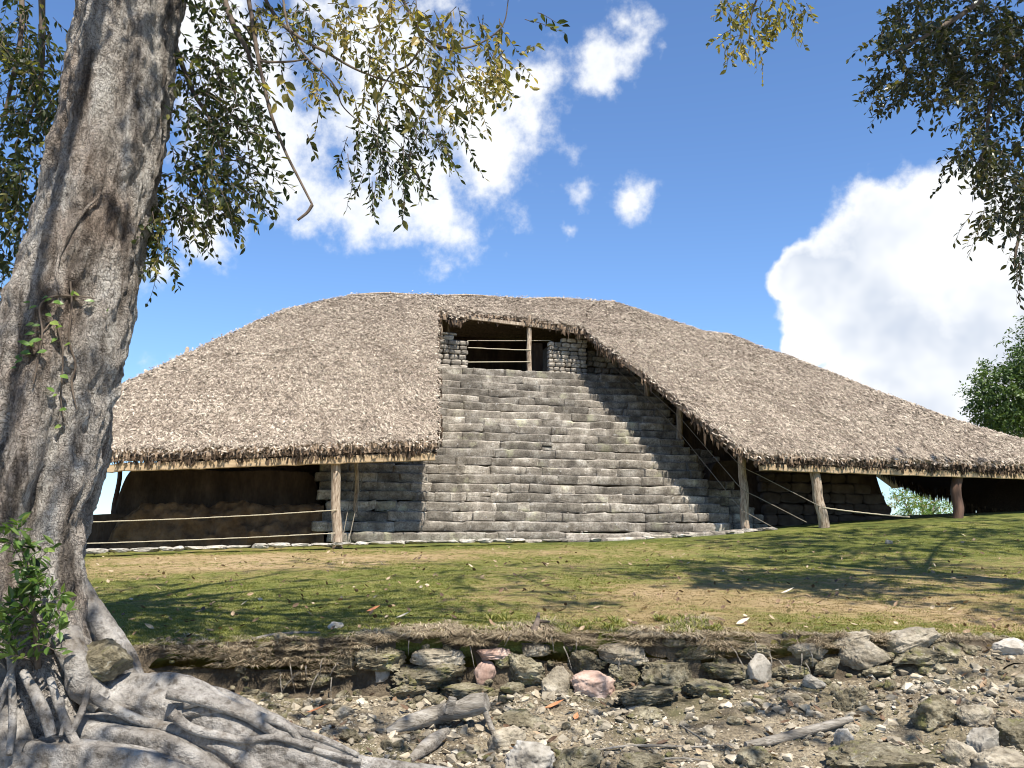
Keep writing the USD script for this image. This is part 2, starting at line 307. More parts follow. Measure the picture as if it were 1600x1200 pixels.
M['leaf_green'] = leaf_mat('dark_green_leaf', [(.1, (.016, .024, .009)), (.5, (.036, .050, .015)), (.8, (.080, .092, .026)), (1.0, (.24, .21, .055))], trans=.45)
M['leaf_shrub'] = leaf_mat('shrub_leaf', [(.1, (.030, .060, .012)), (.6, (.07, .125, .025)), (1, (.15, .21, .05))], trans=.35)
M['leaf_olive'] = leaf_mat('olive_yellow_leaf', [(.1, (.07, .075, .024)), (.4, (.17, .155, .045)), (.7, (.32, .26, .075)), (.95, (.48, .34, .12))], trans=.55)
M['leaf_bright'] = leaf_mat('bright_green_leaf', [(.1, (.06, .12, .02)), (.6, (.13, .22, .045)), (1, (.24, .30, .07))], trans=.4)
M['leaf_right'] = leaf_mat('broad_evergreen_leaf', [(.1, (.014, .019, .008)), (.5, (.030, .038, .013)), (.85, (.065, .068, .022)), (1.0, (.17, .14, .04))], trans=.28, rough=.38)
M['leaf_far'] = leaf_mat('far_tree_leaf', [(.1, (.030, .055, .014)), (.5, (.065, .11, .026)), (1, (.13, .18, .045))], trans=.3)
M['leaf_dead'] = leaf_mat('dry_fallen_leaf', [(.1, (.055, .032, .018)), (.45, (.13, .075, .04)), (.75, (.28, .19, .11)), (1, (.50, .42, .30))], trans=.1, rough=.7)
M['straw'] = leaf_mat('dry_straw', [(.1, (.15, .11, .065)), (.5, (.34, .27, .17)), (1, (.58, .49, .34))], trans=.2, rough=.7, tint=(1, 1, 1))
M['blade'] = leaf_mat('grass_blade', [(.1, (.10, .115, .022)), (.45, (.19, .205, .046)), (.75, (.28, .26, .075)), (1, (.40, .32, .15))], trans=.35, rough=.6, tint=(1.1, 1.2, .6))
M['dry_blade'] = leaf_mat('dry_grass_blade', [(.1, (.17, .125, .055)), (.5, (.31, .23, .11)), (1, (.46, .36, .20))], trans=.3, rough=.7, tint=(1, 1, .8))

def bark():
    n = {'g': ('geometry', {}), 'mp': ('mapping', {'scale': (1.8, 1.8, .30)}), 'n1': ('noise_texture', {'scale': 4.2, 'detail': 8.0, 'roughness': .62, 'distortion': .6}),
         'r': ('rgb_ramp', {'ramp': [(.28, (.085, .066, .052)), (.38, (.25, .21, .17)), (.48, (.55, .49, .42)), (.64, (.76, .71, .63))]}),
         'mp2': ('mapping', {'scale': (1, 1, .6)}), 'n2': ('noise_texture', {'scale': 1.7, 'detail': 5.0, 'roughness': .6}), 'm2': ('map_range', {'from_min': .50, 'from_max': .64, 'to_min': 0., 'to_max': .55, 'clamp': True}), 'x2': ('mix_color', {'blend_type': 'multiply', 'b': (.55, .40, .30)}),
         'n3': ('noise_texture', {'scale': 38.0, 'detail': 5.0, 'roughness': .7}), 'r3': ('rgb_ramp', {'ramp': [(.32, (.52, .49, .45)), (.5, (1, 1, 1)), (.7, (1.25, 1.24, 1.22))]}), 'x3': ('mix_color', {'blend_type': 'multiply', 'fac': .6}),
         'vo': ('voronoi_texture', {'scale': 15.0, 'feature': 'distance_to_edge', 'randomness': 1.0}), 'vm': ('map_range', {'from_min': 0., 'from_max': .10, 'to_min': 0., 'to_max': 1., 'clamp': True}),
         'nw': ('noise_texture', {'scale': 9.0, 'detail': 3.0}), 'ad': ('vector_math', {'math_type': 'multiply_add', 'vector2': (.5, .5, .5)}),
         'x4': ('mix_color', {'blend_type': 'multiply', 'fac': .55}), 'hh': ('math', {'math_type': 'multiply_add', 'value2': .28}),
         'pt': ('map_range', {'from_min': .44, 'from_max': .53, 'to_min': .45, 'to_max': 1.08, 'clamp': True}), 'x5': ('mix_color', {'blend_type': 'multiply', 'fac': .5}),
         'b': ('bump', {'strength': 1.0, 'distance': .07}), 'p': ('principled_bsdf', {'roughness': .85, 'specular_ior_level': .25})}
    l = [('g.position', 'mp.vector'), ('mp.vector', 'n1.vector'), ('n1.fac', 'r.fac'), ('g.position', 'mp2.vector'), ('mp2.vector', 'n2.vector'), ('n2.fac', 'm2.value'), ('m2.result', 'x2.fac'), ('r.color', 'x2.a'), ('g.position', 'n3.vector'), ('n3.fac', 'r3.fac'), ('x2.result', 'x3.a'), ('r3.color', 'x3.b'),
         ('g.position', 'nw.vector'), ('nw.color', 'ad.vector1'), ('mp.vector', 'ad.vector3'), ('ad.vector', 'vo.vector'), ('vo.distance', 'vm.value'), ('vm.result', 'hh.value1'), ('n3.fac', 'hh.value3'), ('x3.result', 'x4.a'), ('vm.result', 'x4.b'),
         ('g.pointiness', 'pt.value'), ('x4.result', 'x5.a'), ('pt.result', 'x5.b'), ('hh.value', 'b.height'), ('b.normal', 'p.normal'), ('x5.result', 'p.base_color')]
    return mat('grey_bark', n, l, 'p.BSDF')
M['bark'] = bark()
M['root'] = noise_mat('smooth_root_bark', [(.28, (.085, .072, .06)), (.46, (.21, .19, .165)), (.62, (.36, .335, .30)), (.75, (.46, .435, .395))], scale=4.0, detail=9, bump=1.0, bscale=26, bdist=.04, fine=[(.32, (.3, .27, .24)), (.5, (1, 1, 1))], fscale=20, ffac=.8, rnoise=.7, patches=[((.10, .075, .05), 3.0, .56, .68, .7)])

def lawn_mat():
    n = {'g': ('geometry', {}), 'dry': ('attribute', {'attribute': 'dry'}), 'n1': ('noise_texture', {'scale': .9, 'detail': 7.0, 'roughness': .62}), 'n2': ('noise_texture', {'scale': 28.0, 'detail': 5.0, 'roughness': .7}), 'n3': ('noise_texture', {'scale': 5.0, 'detail': 6.0, 'roughness': .65}),
         's': ('math', {'math_type': 'multiply_add', 'value2': 1.6, 'value3': -.8}), 't': ('math', {'math_type': 'add'}), 't2': ('math', {'math_type': 'multiply_add', 'value2': 1.0, 'value3': -.5}), 't3': ('math', {'math_type': 'add'}),
         'r': ('rgb_ramp', {'ramp': [(.0, (.075, .090, .020)), (.3, (.145, .150, .036)), (.5, (.22, .185, .068)), (.7, (.30, .22, .105)), (1, (.37, .27, .15))]}),
         'r2': ('rgb_ramp', {'ramp': [(.3, (.5, .5, .45)), (.5, (1, 1, 1)), (.7, (1.3, 1.3, 1.2))]}), 'x': ('mix_color', {'blend_type': 'multiply', 'fac': .8}), 'b': ('bump', {'strength': .9, 'distance': .05}), 'p': ('principled_bsdf', {'roughness': .95, 'specular_ior_level': .15})}
    l = [('g.position', 'n1.vector'), ('g.position', 'n2.vector'), ('g.position', 'n3.vector'), ('n1.fac', 's.value1'), ('s.value', 't.value1'), ('dry.fac', 't.value2'), ('n3.fac', 't2.value1'), ('t.value', 't3.value1'), ('t2.value', 't3.value2'), ('t3.value', 'r.fac'), ('r.color', 'x.a'), ('n2.fac', 'r2.fac'), ('r2.color', 'x.b'), ('n2.fac', 'b.height'), ('b.normal', 'p.normal'), ('x.result', 'p.base_color')]
    return mat('lawn_turf', n, l, 'p.BSDF')
M['lawn'] = lawn_mat()

# ------------------------------------------------------------------ terrain
YAW = math.radians(15)
CU, SU = math.cos(YAW), math.sin(YAW)
O = np.array([0, 22.0, 0])
def bw(u, v, z):
    """building frame -> world; z is height above the camera's eye level."""
    u, v, z = np.broadcast_arrays(np.asarray(u, float), np.asarray(v, float), np.asarray(z, float))
    return np.stack([CU * u - SU * v, 22 + SU * u + CU * v, EYE + z], -1)
def wb(x, y):
    y = y - 22
    return CU * x + SU * y, -SU * x + CU * y
def on_v(px, py, v):
    """the point of the vertical plane v = const of the building behind a pixel: (u, v, z)"""
    d = ray(px, py)
    nx, ny = -SU, CU
    t = (v + 22 * CU) / (d[0] * nx + d[1] * ny)
    p = d * t
    u, _ = wb(p[0], p[1])
    return u, v, p[2]

def lip(x): return 8.45 + .35 * (fbm(np.stack([np.asarray(x, float) * .7, np.zeros_like(np.asarray(x, float)), np.zeros_like(np.asarray(x, float))], -1), 3, 5) - .5)
def hb(u): return np.interp(u, [-30, -12, -9, -5, -2, 2, 5.3, 7.5, 10.5, 14, 20, 40], [-.6, -.3, -.22, -.10, -.03, .03, .20, .38, .60, .80, 1.1, 1.3])
def h(x, y, rough=True):
    """ground height relative to the eye"""
    x, y = np.broadcast_arrays(np.asarray(x, float), np.asarray(y, float))
    yl = lip(x)
    zt = np.interp(x, [-30, -6, -3, -.6, 3, 5, 12], [-1.2, -.97, -.92, -.82, -.82, -.88, -.7])
    zb = np.interp(x, [-30, -6, -1.2, 3, 4.5, 9, 20], [-1.5, -1.38, -1.34, -1.18, -1.10, -.95, -.9])
    yb = 22 + x * math.tan(YAW)
    u, v = wb(x, y)
    t = np.clip((y - yl) / np.maximum(yb - yl, 1), 0, 1)
    up = zt + (hb(u) - zt) * (t ** .95)
    up = np.where(y > yb, hb(u), up)
    d = yl - y
    w = np.interp(x, [-4, 3, 4.5, 7], [.17, .17, .8, 1.4])
    k = np.clip(d / w, 0, 1); k = k * k * (3 - 2 * k)
    dn = zt + (zb - zt) * k - np.clip(d - w, 0, 2.2) * np.interp(x, [0, 4], [.21, .17])
    dn = dn + .38 * np.exp(-((x + 2.5) ** 2 + (y - 6.5) ** 2) / 1.3)
    z = np.where(d > 0, dn, up)
    if rough:
        P = np.stack([x, y, np.zeros_like(x)], -1)
        z = z + np.where(d > .05, .13 * (fbm(P * 2.4, 5, 11) - .5) + .07 * (fbm(P * 9, 3, 3) - .5), .03 * (fbm(P * 1.5, 4, 4) - .5) * np.clip(-d / .5, 0, 1) * np.clip((22 - y) / 3, 0.3, 1))
    return z
def ground_hit(px, py, y0=4.0, y1=60.0):
    d = ray(px, py)
    ys = np.linspace(y0, y1, 6000)
    p = d[None] * (ys / d[1])[:, None]
    k = np.nonzero(p[:, 2] <= h(p[:, 0], p[:, 1]))[0]
    i = k[0] if len(k) else len(ys) - 1
    return np.array([p[i, 0], p[i, 1], h(p[i, 0], p[i, 1]) + EYE])
def spaced(lo, hi, step, far_lo, far_hi, grow=1.35):
    core = list(np.arange(lo, hi + step / 2, step))
    a, s = hi, step
    up = []
    while a < far_hi: s *= grow; a += s; up.append(a)
    a, s = lo, step
    dn = []
    while a > far_lo: s *= grow; a -= s; dn.append(a)
    return np.array(dn[::-1] + core + up)
xs = spaced(-11, 17, .11, -420, 420)
def dryness(x, y):
    """0 green turf, 1 dry brown turf: patches as they lie on the slope."""
    u, v = wb(x, y)
    g = lambda cx, cy, rx, ry: np.exp(-((x - cx) / rx) ** 2 - ((y - cy) / ry) ** 2)
    return .30 + .60 * g(-5.5, 17.0, 4.0, 2.4) + .25 * g(0.2, 18.5, 4.0, 1.5) + .50 * g(4.5, 9.6, 3.2, 1.9) + .35 * g(1.5, 11.5, 3, 1.4) + .30 * g(6, 13.5, 4, 1.6) - .16 * g(-3.2, 11.5, 4.5, 2.6) - .18 * np.exp(-((v + .9) / .8) ** 2) - .12 * g(9, 20, 5, 4)
def sheet(name, P, m):
    g = grid_mesh(P)
    p = obj(name, g, m, smooth=True)
    pv = UsdGeom.PrimvarsAPI(UsdGeom.Mesh(p)).CreatePrimvar('dry', Sdf.ValueTypeNames.FloatArray, 'vertex')
    pv.Set(Vt.FloatArray.FromNumpy(dryness(g.vertices[:, 0], g.vertices[:, 1]).astype(np.float32)))
    return tag(p, kind='structure')
s_up = np.concatenate([[0], spaced(.06, 15.5, .11, .05, 900)[0:]])
X, S = np.meshgrid(xs, s_up, indexing='xy')
Yg = lip(X) + S
sheet('lawn', np.stack([X, Yg, h(X, Yg) + EYE], -1), M['lawn'])
s_dn = np.concatenate([np.linspace(.24, .5, 7), spaced(.55, 4.5, .05, .54, 60)])[::-1]
X, S = np.meshgrid(spaced(-7, 8.5, .055, -420, 420), s_dn, indexing='xy')
Yg = lip(X) - S
sheet('rocky_ground', np.stack([X, Yg, h(X, Yg) + EYE], -1), M['soil'])
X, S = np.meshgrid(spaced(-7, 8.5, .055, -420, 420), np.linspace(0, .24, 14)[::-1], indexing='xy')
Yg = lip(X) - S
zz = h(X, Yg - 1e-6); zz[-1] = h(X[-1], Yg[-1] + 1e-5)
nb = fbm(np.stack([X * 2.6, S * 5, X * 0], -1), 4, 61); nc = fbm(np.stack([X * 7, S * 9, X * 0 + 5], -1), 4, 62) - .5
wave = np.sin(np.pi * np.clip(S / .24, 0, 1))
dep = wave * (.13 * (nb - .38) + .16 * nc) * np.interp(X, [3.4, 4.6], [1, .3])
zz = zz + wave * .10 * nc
sheet('earth_bank', np.stack([X, Yg + dep, zz + EYE], -1), M['shaded_humus'])

# ------------------------------------------------------------------ thatched roof surface
SLOPE = .715
def eave(u): return np.interp(u, [-16, -9, -2, 6, 14.5, 22], [1.30, 1.64, 2.05, 1.98, 1.90, 1.85])
def Ft(u, v): return eave(u) + .24 + SLOPE * (v + 1) + .28 * np.sin(np.pi * np.clip((v + 1) / 9, 0, 1)) * 1.0
def on_roof(px, py):
    d = ray(px, py)
    ts = np.linspace(15, 45, 6000)
    p = d[None] * ts[:, None]
    u, v = wb(p[:, 0], p[:, 1])
    k = np.nonzero((p[:, 2] <= Ft(u, v)) & (v > -1.02))[0]
    i = k[0] if len(k) else 0
    return u[i], v[i]
LEFT = [on_roof(p[0], p[1] + 6) for p in [(555, 457), (500, 466), (450, 478), (400, 497), (380, 508), (300, 544), (200, 590), (120, 630)]]
a, b = LEFT[-2], LEFT[-1]
k = (-1 - b[1]) / (b[1] - a[1]) if abs(b[1] - a[1]) > 1e-6 else 1
LEFT.append((b[0] + (b[0] - a[0]) * k, -1.0))
RIGHT = [on_roof(p[0], p[1] + 5) for p in [(960, 467), (1020, 487), (1100, 513), (1140, 517), (1194, 541), (1234, 552), (1369, 607), (1490, 652), (1590, 682), (1690, 714)]]
RIGHT.append((21.0, -1.0))
GL0, GR0 = (on_v(682, 705, -1)[0], -1.0), (on_v(1183, 722, -1)[0], -1.0)
GL1, GR1 = on_roof(681, 487), on_roof(913, 512)
GAPTOP = [GL1, on_roof(702, 489), on_roof(712, 497), on_roof(735, 489), on_roof(800, 494), on_roof(860, 503), on_roof(885, 508), GR1]
GAPR = [GR1, on_roof(940, 537), on_roof(1005, 580), on_roof(1062, 627), on_roof(1110, 664), on_roof(1150, 695), GR0]
FRONT = Polygon([LEFT[-1], GL0, *GAPTOP, *GAPR[1:], RIGHT[-1], *RIGHT[::-1][1:], *LEFT[:-1]]).buffer(0)
print('roof polygon', FRONT.area, [tuple(np.round(p, 1)) for p in LEFT + RIGHT + [GL0, GL1, GR1, GR0]])
NRM = unit(np.array([0, -SLOPE, 1.0]))

shelter = empty('thatched_shelter')
tag(shelter, 'huge palm thatch roof on timber posts sheltering the stone stairway', 'thatched shelter')
def slab_from_polygon(poly, thick=.24):
    polys = [poly] if poly.geom_type == 'Polygon' else list(poly.geoms)
    cs = manifold3d.CrossSection([np.array(p.exterior.coords)[:-1] for p in polys], manifold3d.FillRule.NonZero)
    m = cs.extrude(thick).refine_to_length(.45)
    mm = m.to_mesh(); v = np.array(mm.vert_properties[:, :3]); f = np.array(mm.tri_verts)
    P = bw(v[:, 0], v[:, 1], Ft(v[:, 0], v[:, 1]) - thick + v[:, 2])
    P[:, 2] += .10 * (fbm(P * .55, 3, 21) - .5)
    return trimesh.Trimesh(P, f, process=False)
thatch = obj('thatch', slab_from_polygon(FRONT), M['thatch_deep'], shelter)
# back and side slopes
edge = [LEFT[-1]] + LEFT[:-1][::-1] + RIGHT
edge = np.array(edge)
tt = np.linspace(0, 1, 24)
def back_grid(off):
    rows = []
    for (u, v) in edge:
        z0 = Ft(u, v); z1 = Ft(u, 3.2) if u < 17 else z0 + .5
        rows.append(bw(np.full(24, u), v + .02 + (13 - v) * tt, z0 + (z1 - z0) * tt + off + .5 * np.sin(np.pi * tt) * .6))
    return np.array(rows)
top, bot = back_grid(-.02), back_grid(-.26)
gm = join([grid_mesh(top), grid_mesh(bot), grid_mesh(np.stack([top[:, -1], bot[:, -1]], 1)), grid_mesh(np.stack([top[0], bot[0]], 1)), grid_mesh(np.stack([top[-1], bot[-1]], 1))])
obj('rear_thatch', gm, M['thatch_deep'], shelter)

# palm-leaf strips lying over the thatch
def strips(poly, n, seed, ln=(.12, .30), wd=(.025, .055)):
    g = np.random.default_rng(seed)
    x0, y0, x1, y1 = poly.bounds
    uv = np.column_stack([g.uniform(x0, x1, n * 3), g.uniform(y0, y1, n * 3)])
    uv = uv[contains_xy(poly, uv[:, 0], uv[:, 1])][:n]
    return uv
def strip_mesh(P, down, nrm, ln, wd, lift, g):
    n = len(P)
    side = unit(np.cross(nrm, down))
    yaw = g.normal(0, .5, n)[:, None]
    d = unit(down + side * np.tan(np.clip(yaw, -1.2, 1.2)))
    s = unit(np.cross(nrm, d))
    tw = g.normal(0, .3, n)[:, None]
    s2 = unit(s + nrm * tw)
    a = P - d * ln * .5 + nrm * .01
    m = P + nrm * (lift * .75)
    b = P + d * ln * .5 + nrm * lift * g.uniform(.3, 1.2, n)[:, None]
    V = np.stack([a - s2 * wd * .5, a + s2 * wd * .5, m + s2 * wd * .5, m - s2 * wd * .5, b], 1)
    F = np.array([[0, 1, 2], [0, 2, 3], [3, 2, 4]])
    return blades(V.reshape(-1, 3), (F[None] + 5 * np.arange(n)[:, None, None]).reshape(-1, 3), 5)
def roof_strips(uv, seed, big=1.0):
    g = np.random.default_rng(seed)
    P = bw(uv[:, 0], uv[:, 1], Ft(uv[:, 0], uv[:, 1]))
    P[:, 2] += .10 * (fbm(P * .55, 3, 21) - .5)
    n = len(P)
    e = .05
    dz = (Ft(uv[:, 0], uv[:, 1] + e) - Ft(uv[:, 0], uv[:, 1] - e)) / (2 * e)
    down = unit(np.column_stack([SU * np.ones(n), -CU * np.ones(n), -dz]))
    nr = unit(np.column_stack([-SU * -dz * -1 * -1, -CU * dz, np.ones(n)]))
    nr = unit(np.column_stack([SU * dz, -CU * dz, np.ones(n)]))
    ln = big * g.uniform(.07, .17, n)[:, None]; wd = big * g.uniform(.016, .040, n)[:, None]; lift = big * g.uniform(.0, .045, n)[:, None]
    # layers of leaf ends: rows every 0.28 m stand a little proud
    row = ((uv[:, 1] + .06 * np.sin(uv[:, 0] * 3.1)) / .30) % 1.0
    P = P + nr * (.008 * (1 - row) + .030 * g.uniform(0, 1, n))[:, None]
    return strip_mesh(P, down, nr, ln, wd, lift, g)
uv = strips(FRONT, 210000, 31)
lay = join([roof_strips(uv, 32), roof_strips(strips(FRONT, 22000, 33), 34, 1.3)])
p = obj('palm_leaf_layer', lay, M['thatch'], shelter); tag(p, kind='stuff')

def hang_fringe(pts_uv, per_m, drop, seed, out=.05, z_off=0.0, spread=.08):
    """strands hanging over an edge of the thatch"""
    g = np.random.default_rng(seed)
    Vs, Fs, k = [], [], 0
    pts = np.asarray(pts_uv, float)
    for a, b in zip(pts[:-1], pts[1:]):
        n = int(np.linalg.norm(b - a) * per_m) + 1
        for t in g.uniform(0, 1, n):
            c = a + (b - a) * t + g.normal(0, spread, 2)
            P = bw(c[0], c[1], Ft(c[0], c[1]) + z_off - g.uniform(0, .2))
            L = g.uniform(*drop) * max(.25, 1 + 2.2 * (fbm([[c[0] * 2.3, c[1] * 2.3, seed]], 4, 2)[0] - .5) * 2)
            w = g.uniform(.012, .045)
            s = unit(np.array([math.cos(g.uniform(0, 6.28)), math.sin(g.uniform(0, 6.28)), 0]))
            o = np.array([SU, -CU, 0]) * out * g.uniform(-.5, 1.2)
            q = P + o + np.array([0, 0, -L * .5]); e = q + o * .3 + np.array([g.normal(0, .03), g.normal(0, .03), -L * .5])
            Vs += [P - s * w, P + s * w, q + s * w, q - s * w, e]
            Fs += [[k, k + 1, k + 2], [k, k + 2, k + 3], [k + 3, k + 2, k + 4]]; k += 5
    return blades(np.array(Vs), np.array(Fs), 5)
def line(a, b, n): return [(a[0] + (b[0] - a[0]) * t, a[1] + (b[1] - a[1]) * t) for t in np.linspace(0, 1, n)]
fr = [hang_fringe(line((LEFT[-1][0], -1.0), (GL0[0], -1.0), 30), 130, (.05, .13), 41, out=.02, z_off=-.06, spread=.03), hang_fringe(line((GR0[0], -1.0), (RIGHT[-1][0], -1.0), 30), 130, (.05, .13), 42, out=.02, z_off=-.06, spread=.03),
      hang_fringe(GAPTOP, 80, (.05, .15), 43), hang_fringe(GAPR, 60, (.06, .18), 44), hang_fringe(line(GL1, GL0, 20), 40, (.05, .16), 45, out=0.0)]
p = obj('eave_fringe', join(fr), M['fringe'], shelter); tag(p, kind='stuff')
# leaf ends turned over the edges
def edge_uv(pts, per_m, seed, inset=.12):
    g = np.random.default_rng(seed); pts = np.asarray(pts, float); out = []
    for a, b in zip(pts[:-1], pts[1:]):
        n = int(np.linalg.norm(b - a) * per_m) + 1
        t = g.uniform(0, 1, n)[:, None]
        out.append(a + (b - a) * t + g.normal(0, inset, (n, 2)))
    return np.vstack(out)
euv = np.vstack([edge_uv(line(LEFT[-1], GL0, 12), 130, 51), edge_uv(line(GR0, RIGHT[-1], 12), 130, 52), edge_uv(GAPTOP, 110, 53), edge_uv(GAPR, 110, 54), edge_uv(line(GL1, GL0, 8), 110, 55, .05), edge_uv(LEFT, 60, 56, .05), edge_uv(RIGHT, 60, 57, .05)])
p = obj('edge_leaf_layer', roof_strips(euv, 58), M['thatch'], shelter); tag(p, kind='stuff')
# ridge poles and ridge leaves
rp = [bw(u, v, Ft(u, v) + .03 + .04 * math.sin(i * 1.7)) for i, (u, v) in enumerate(line(LEFT[0], RIGHT[0], 12))]
rp[0] = rp[0] + np.array([-.25, 0, .0])
obj('ridge_pole', loft(np.array(rp), [.035] * 12, 60, 6, bump=.2), M['post'], shelter)
ruv = edge_uv(line(LEFT[0], RIGHT[0], 10), 150, 59, .10)
p = obj('ridge_leaf_layer', roof_strips(ruv, 60), M['thatch'], shelter); tag(p, kind='stuff')

# low lean-to of thatch on the right flank, seen from inside
lo = np.array([at(1380, 738, 34), at(1440, 768, 32), at(1480, 771, 31.2), at(1503, 788, 30.6), at(1530, 800, 30), at(1680, 812, 29)])
hi = np.array([at(1415, 715, 35.5), at(1470, 705, 34), at(1520, 700, 33), at(1560, 700, 32.3), at(1600, 705, 31.6), at(1740, 715, 31)])
wal = np.array([spline(np.array([a, (a + b) / 2 + [0, 0, .12], b]), 10) for a, b in zip(lo, hi)])
obj('side_thatch', join([grid_mesh(wal), grid_mesh(wal + [.05, .25, .12])]), M['shaded_thatch'], shelter)
g = np.random.default_rng(61); V, Fc, k = [], [], 0
ls = spline(lo, 300)
for i in range(1300):
    P = ls[g.integers(0, 300)] + g.normal(0, .05, 3); L = g.uniform(.08, .32); w = g.uniform(.012, .04); a = g.uniform(0, 3.14); s = np.array([math.cos(a), math.sin(a), 0])
    V += [P - s * w + [0, 0, .1], P + s * w + [0, 0, .1], P + [g.normal(0, .03), 0, -L]]; Fc.append([k, k + 1, k + 2]); k += 3
p = obj('side_fringe', blades(np.array(V), np.array(Fc), 3), M['fringe'], shelter); tag(p, kind='stuff')

# beams, posts
def bar(a, b, w, hgt, seed=0, n=14):
    """a squared timber between two points, edges eased, a little uneven"""
    pts = np.array([a + (b - a) * t for t in np.linspace(0, 1, n)])
    g = np.random.default_rng(seed); pts[1:-1] += g.normal(0, .008, (n - 2, 3))
    t, A, B = frames(pts)
    up = np.array([0, 0, 1.0]); sd = unit(np.cross(t, up)); upv = np.cross(sd, t)
    prof = np.array([(-.5, -.42), (-.42, -.5), (.42, -.5), (.5, -.42), (.5, .42), (.42, .5), (-.42, .5), (-.5, .42)])
    v = pts[:, None] + prof[None, :, :1] * w * sd[:, None] + prof[None, :, 1:] * hgt * upv[:, None]
    i, j = np.meshgrid(np.arange(n - 1), np.arange(8), indexing='ij')
    qd = np.stack([i * 8 + j, i * 8 + (j + 1) % 8, (i + 1) * 8 + (j + 1) % 8, (i + 1) * 8 + j], -1).reshape(-1, 4)
    f = np.vstack([qd[:, [0, 1, 2]], qd[:, [0, 2, 3]]])
    c = [[0, j + 1, j] for j in range(1, 7)] + [[(n - 1) * 8, (n - 1) * 8 + j, (n - 1) * 8 + j + 1] for j in range(1, 7)]
    return trimesh.Trimesh(v.reshape(-1, 3), np.vstack([f, c]), process=False)
def eave_beam(u0, u1, seed, v=-.95):
    us = np.linspace(u0, u1, 16)
    segs = [bw(u, v, float(eave(u)) - .115) for u in us]
    return bar(segs[0], segs[-1], .10, .17, seed) if False else join([bar(segs[i], segs[i + 1], .10, .17, seed + i, 4) for i in range(0, 15)])
uL = on_v(679, 708, -.92)[0]
obj('eave_beam', eave_beam(LEFT[-1][0] + .4, uL, 3), M['beam'], shelter)
obj('eave_beam', eave_beam(on_v(1186, 726, -.92)[0], RIGHT[-1][0] - .4, 4), M['beam'], shelter)
def post(px0, py0, px1, py1, v, r, m, seed, top_extra=.15, bury=.12):
    t = np.array(bw(*on_v(px0, py0, v))); b = np.array(bw(*on_v(px1, py1, v)))
    d = unit(b - t); t = t - d * top_extra; b = b + d * bury
    pts = np.array([b + (t - b) * k for k in np.linspace(0, 1, 6)])
    pts[1:-1] += np.random.default_rng(seed).normal(0, .008 * np.linalg.norm(t - b), (4, 3))
    return obj('post', loft(pts, np.linspace(r * 1.08, r * .95, 6), 30, 14, bump=.12, freq=9, stretch=6, seed=seed), m, shelter, smooth=40)
post(524, 715, 527, 850, -.80, .105, M['post'], 1)
post(1271, 724, 1287, 817, -.80, .13, M['post'], 2)
post(1494, 738, 1496, 805, -.78, .135, M['red_post'], 3)
post(1158, 690, 1165, 826, -.1, .105, M['post'], 4)
post(1062, 618, 1062, 688, 2.9, .09, M['post'], 5)
post(1010, 572, 1011, 630, 4.25, .075, M['post'], 6)
post(827, 500, 827, 579, 5.30, .075, M['post'], 7)
post(687, 488, 688, 524, 5.45, .09, M['post'], 8)
post(558, 712, 556, 800, .5, .05, M['post'], 9)
post(190, 722, 178, 800, 4.0, .06, M['red_post'], 10)
post(700, 486, 700, 525, 6.2, .05, M['post'], 11)
def beam_px(a, b, v, w, hgt, m, seed): return obj('beam', bar(np.array(bw(*on_v(*a, v))), np.array(bw(*on_v(*b, v))), w, hgt, seed), m, shelter)
beam_px((700, 493), (916, 519), 5.25, .10, .10, M['post'], 1)
beam_px((560, 722), (560, 714), .5, .1, .1, M['post'], 2)
# purlin stubs along the raking edge
for i, (px, py, v) in enumerate([(963, 546, 4.9), (1007, 575, 4.1), (1084, 640, 2.4), (1096, 648, 2.2)]):
    c = np.array(bw(*on_v(px, py, v)))
    obj('purlin', bar(c + bw(-.12, 0, 0) - bw(0, 0, 0), c + bw(1.5, 0, .0) - bw(0, 0, 0), .11, .12, 5 + i, 6), M['beam'], shelter)
# rafters under the thatch
for i, u in enumerate([-8, -5.5, -3.0, 8.5, 11.5, 14]):
    vm = 3.5 if abs(u) > 7 else 5
    if u > 12: vm = 1.5
    a, b = np.array(bw(u, -.8, Ft(u, -.8) - .34)), np.array(bw(u, vm, Ft(u, vm) - .36))
    obj('rafter', loft(np.array([a, (a + b) / 2, b]), [.06, .055, .05], 12, 8), M['post'], shelter)

# ------------------------------------------------------------------ pyramid with stairway
pyr = empty('stepped_pyramid')
tag(pyr, 'stone stepped pyramid whose steep stairway climbs to a dark doorway', 'pyramid')
NST, RISE = 21, .2487
TOPZ = NST * RISE
STL, STR = -4.3, 5.75
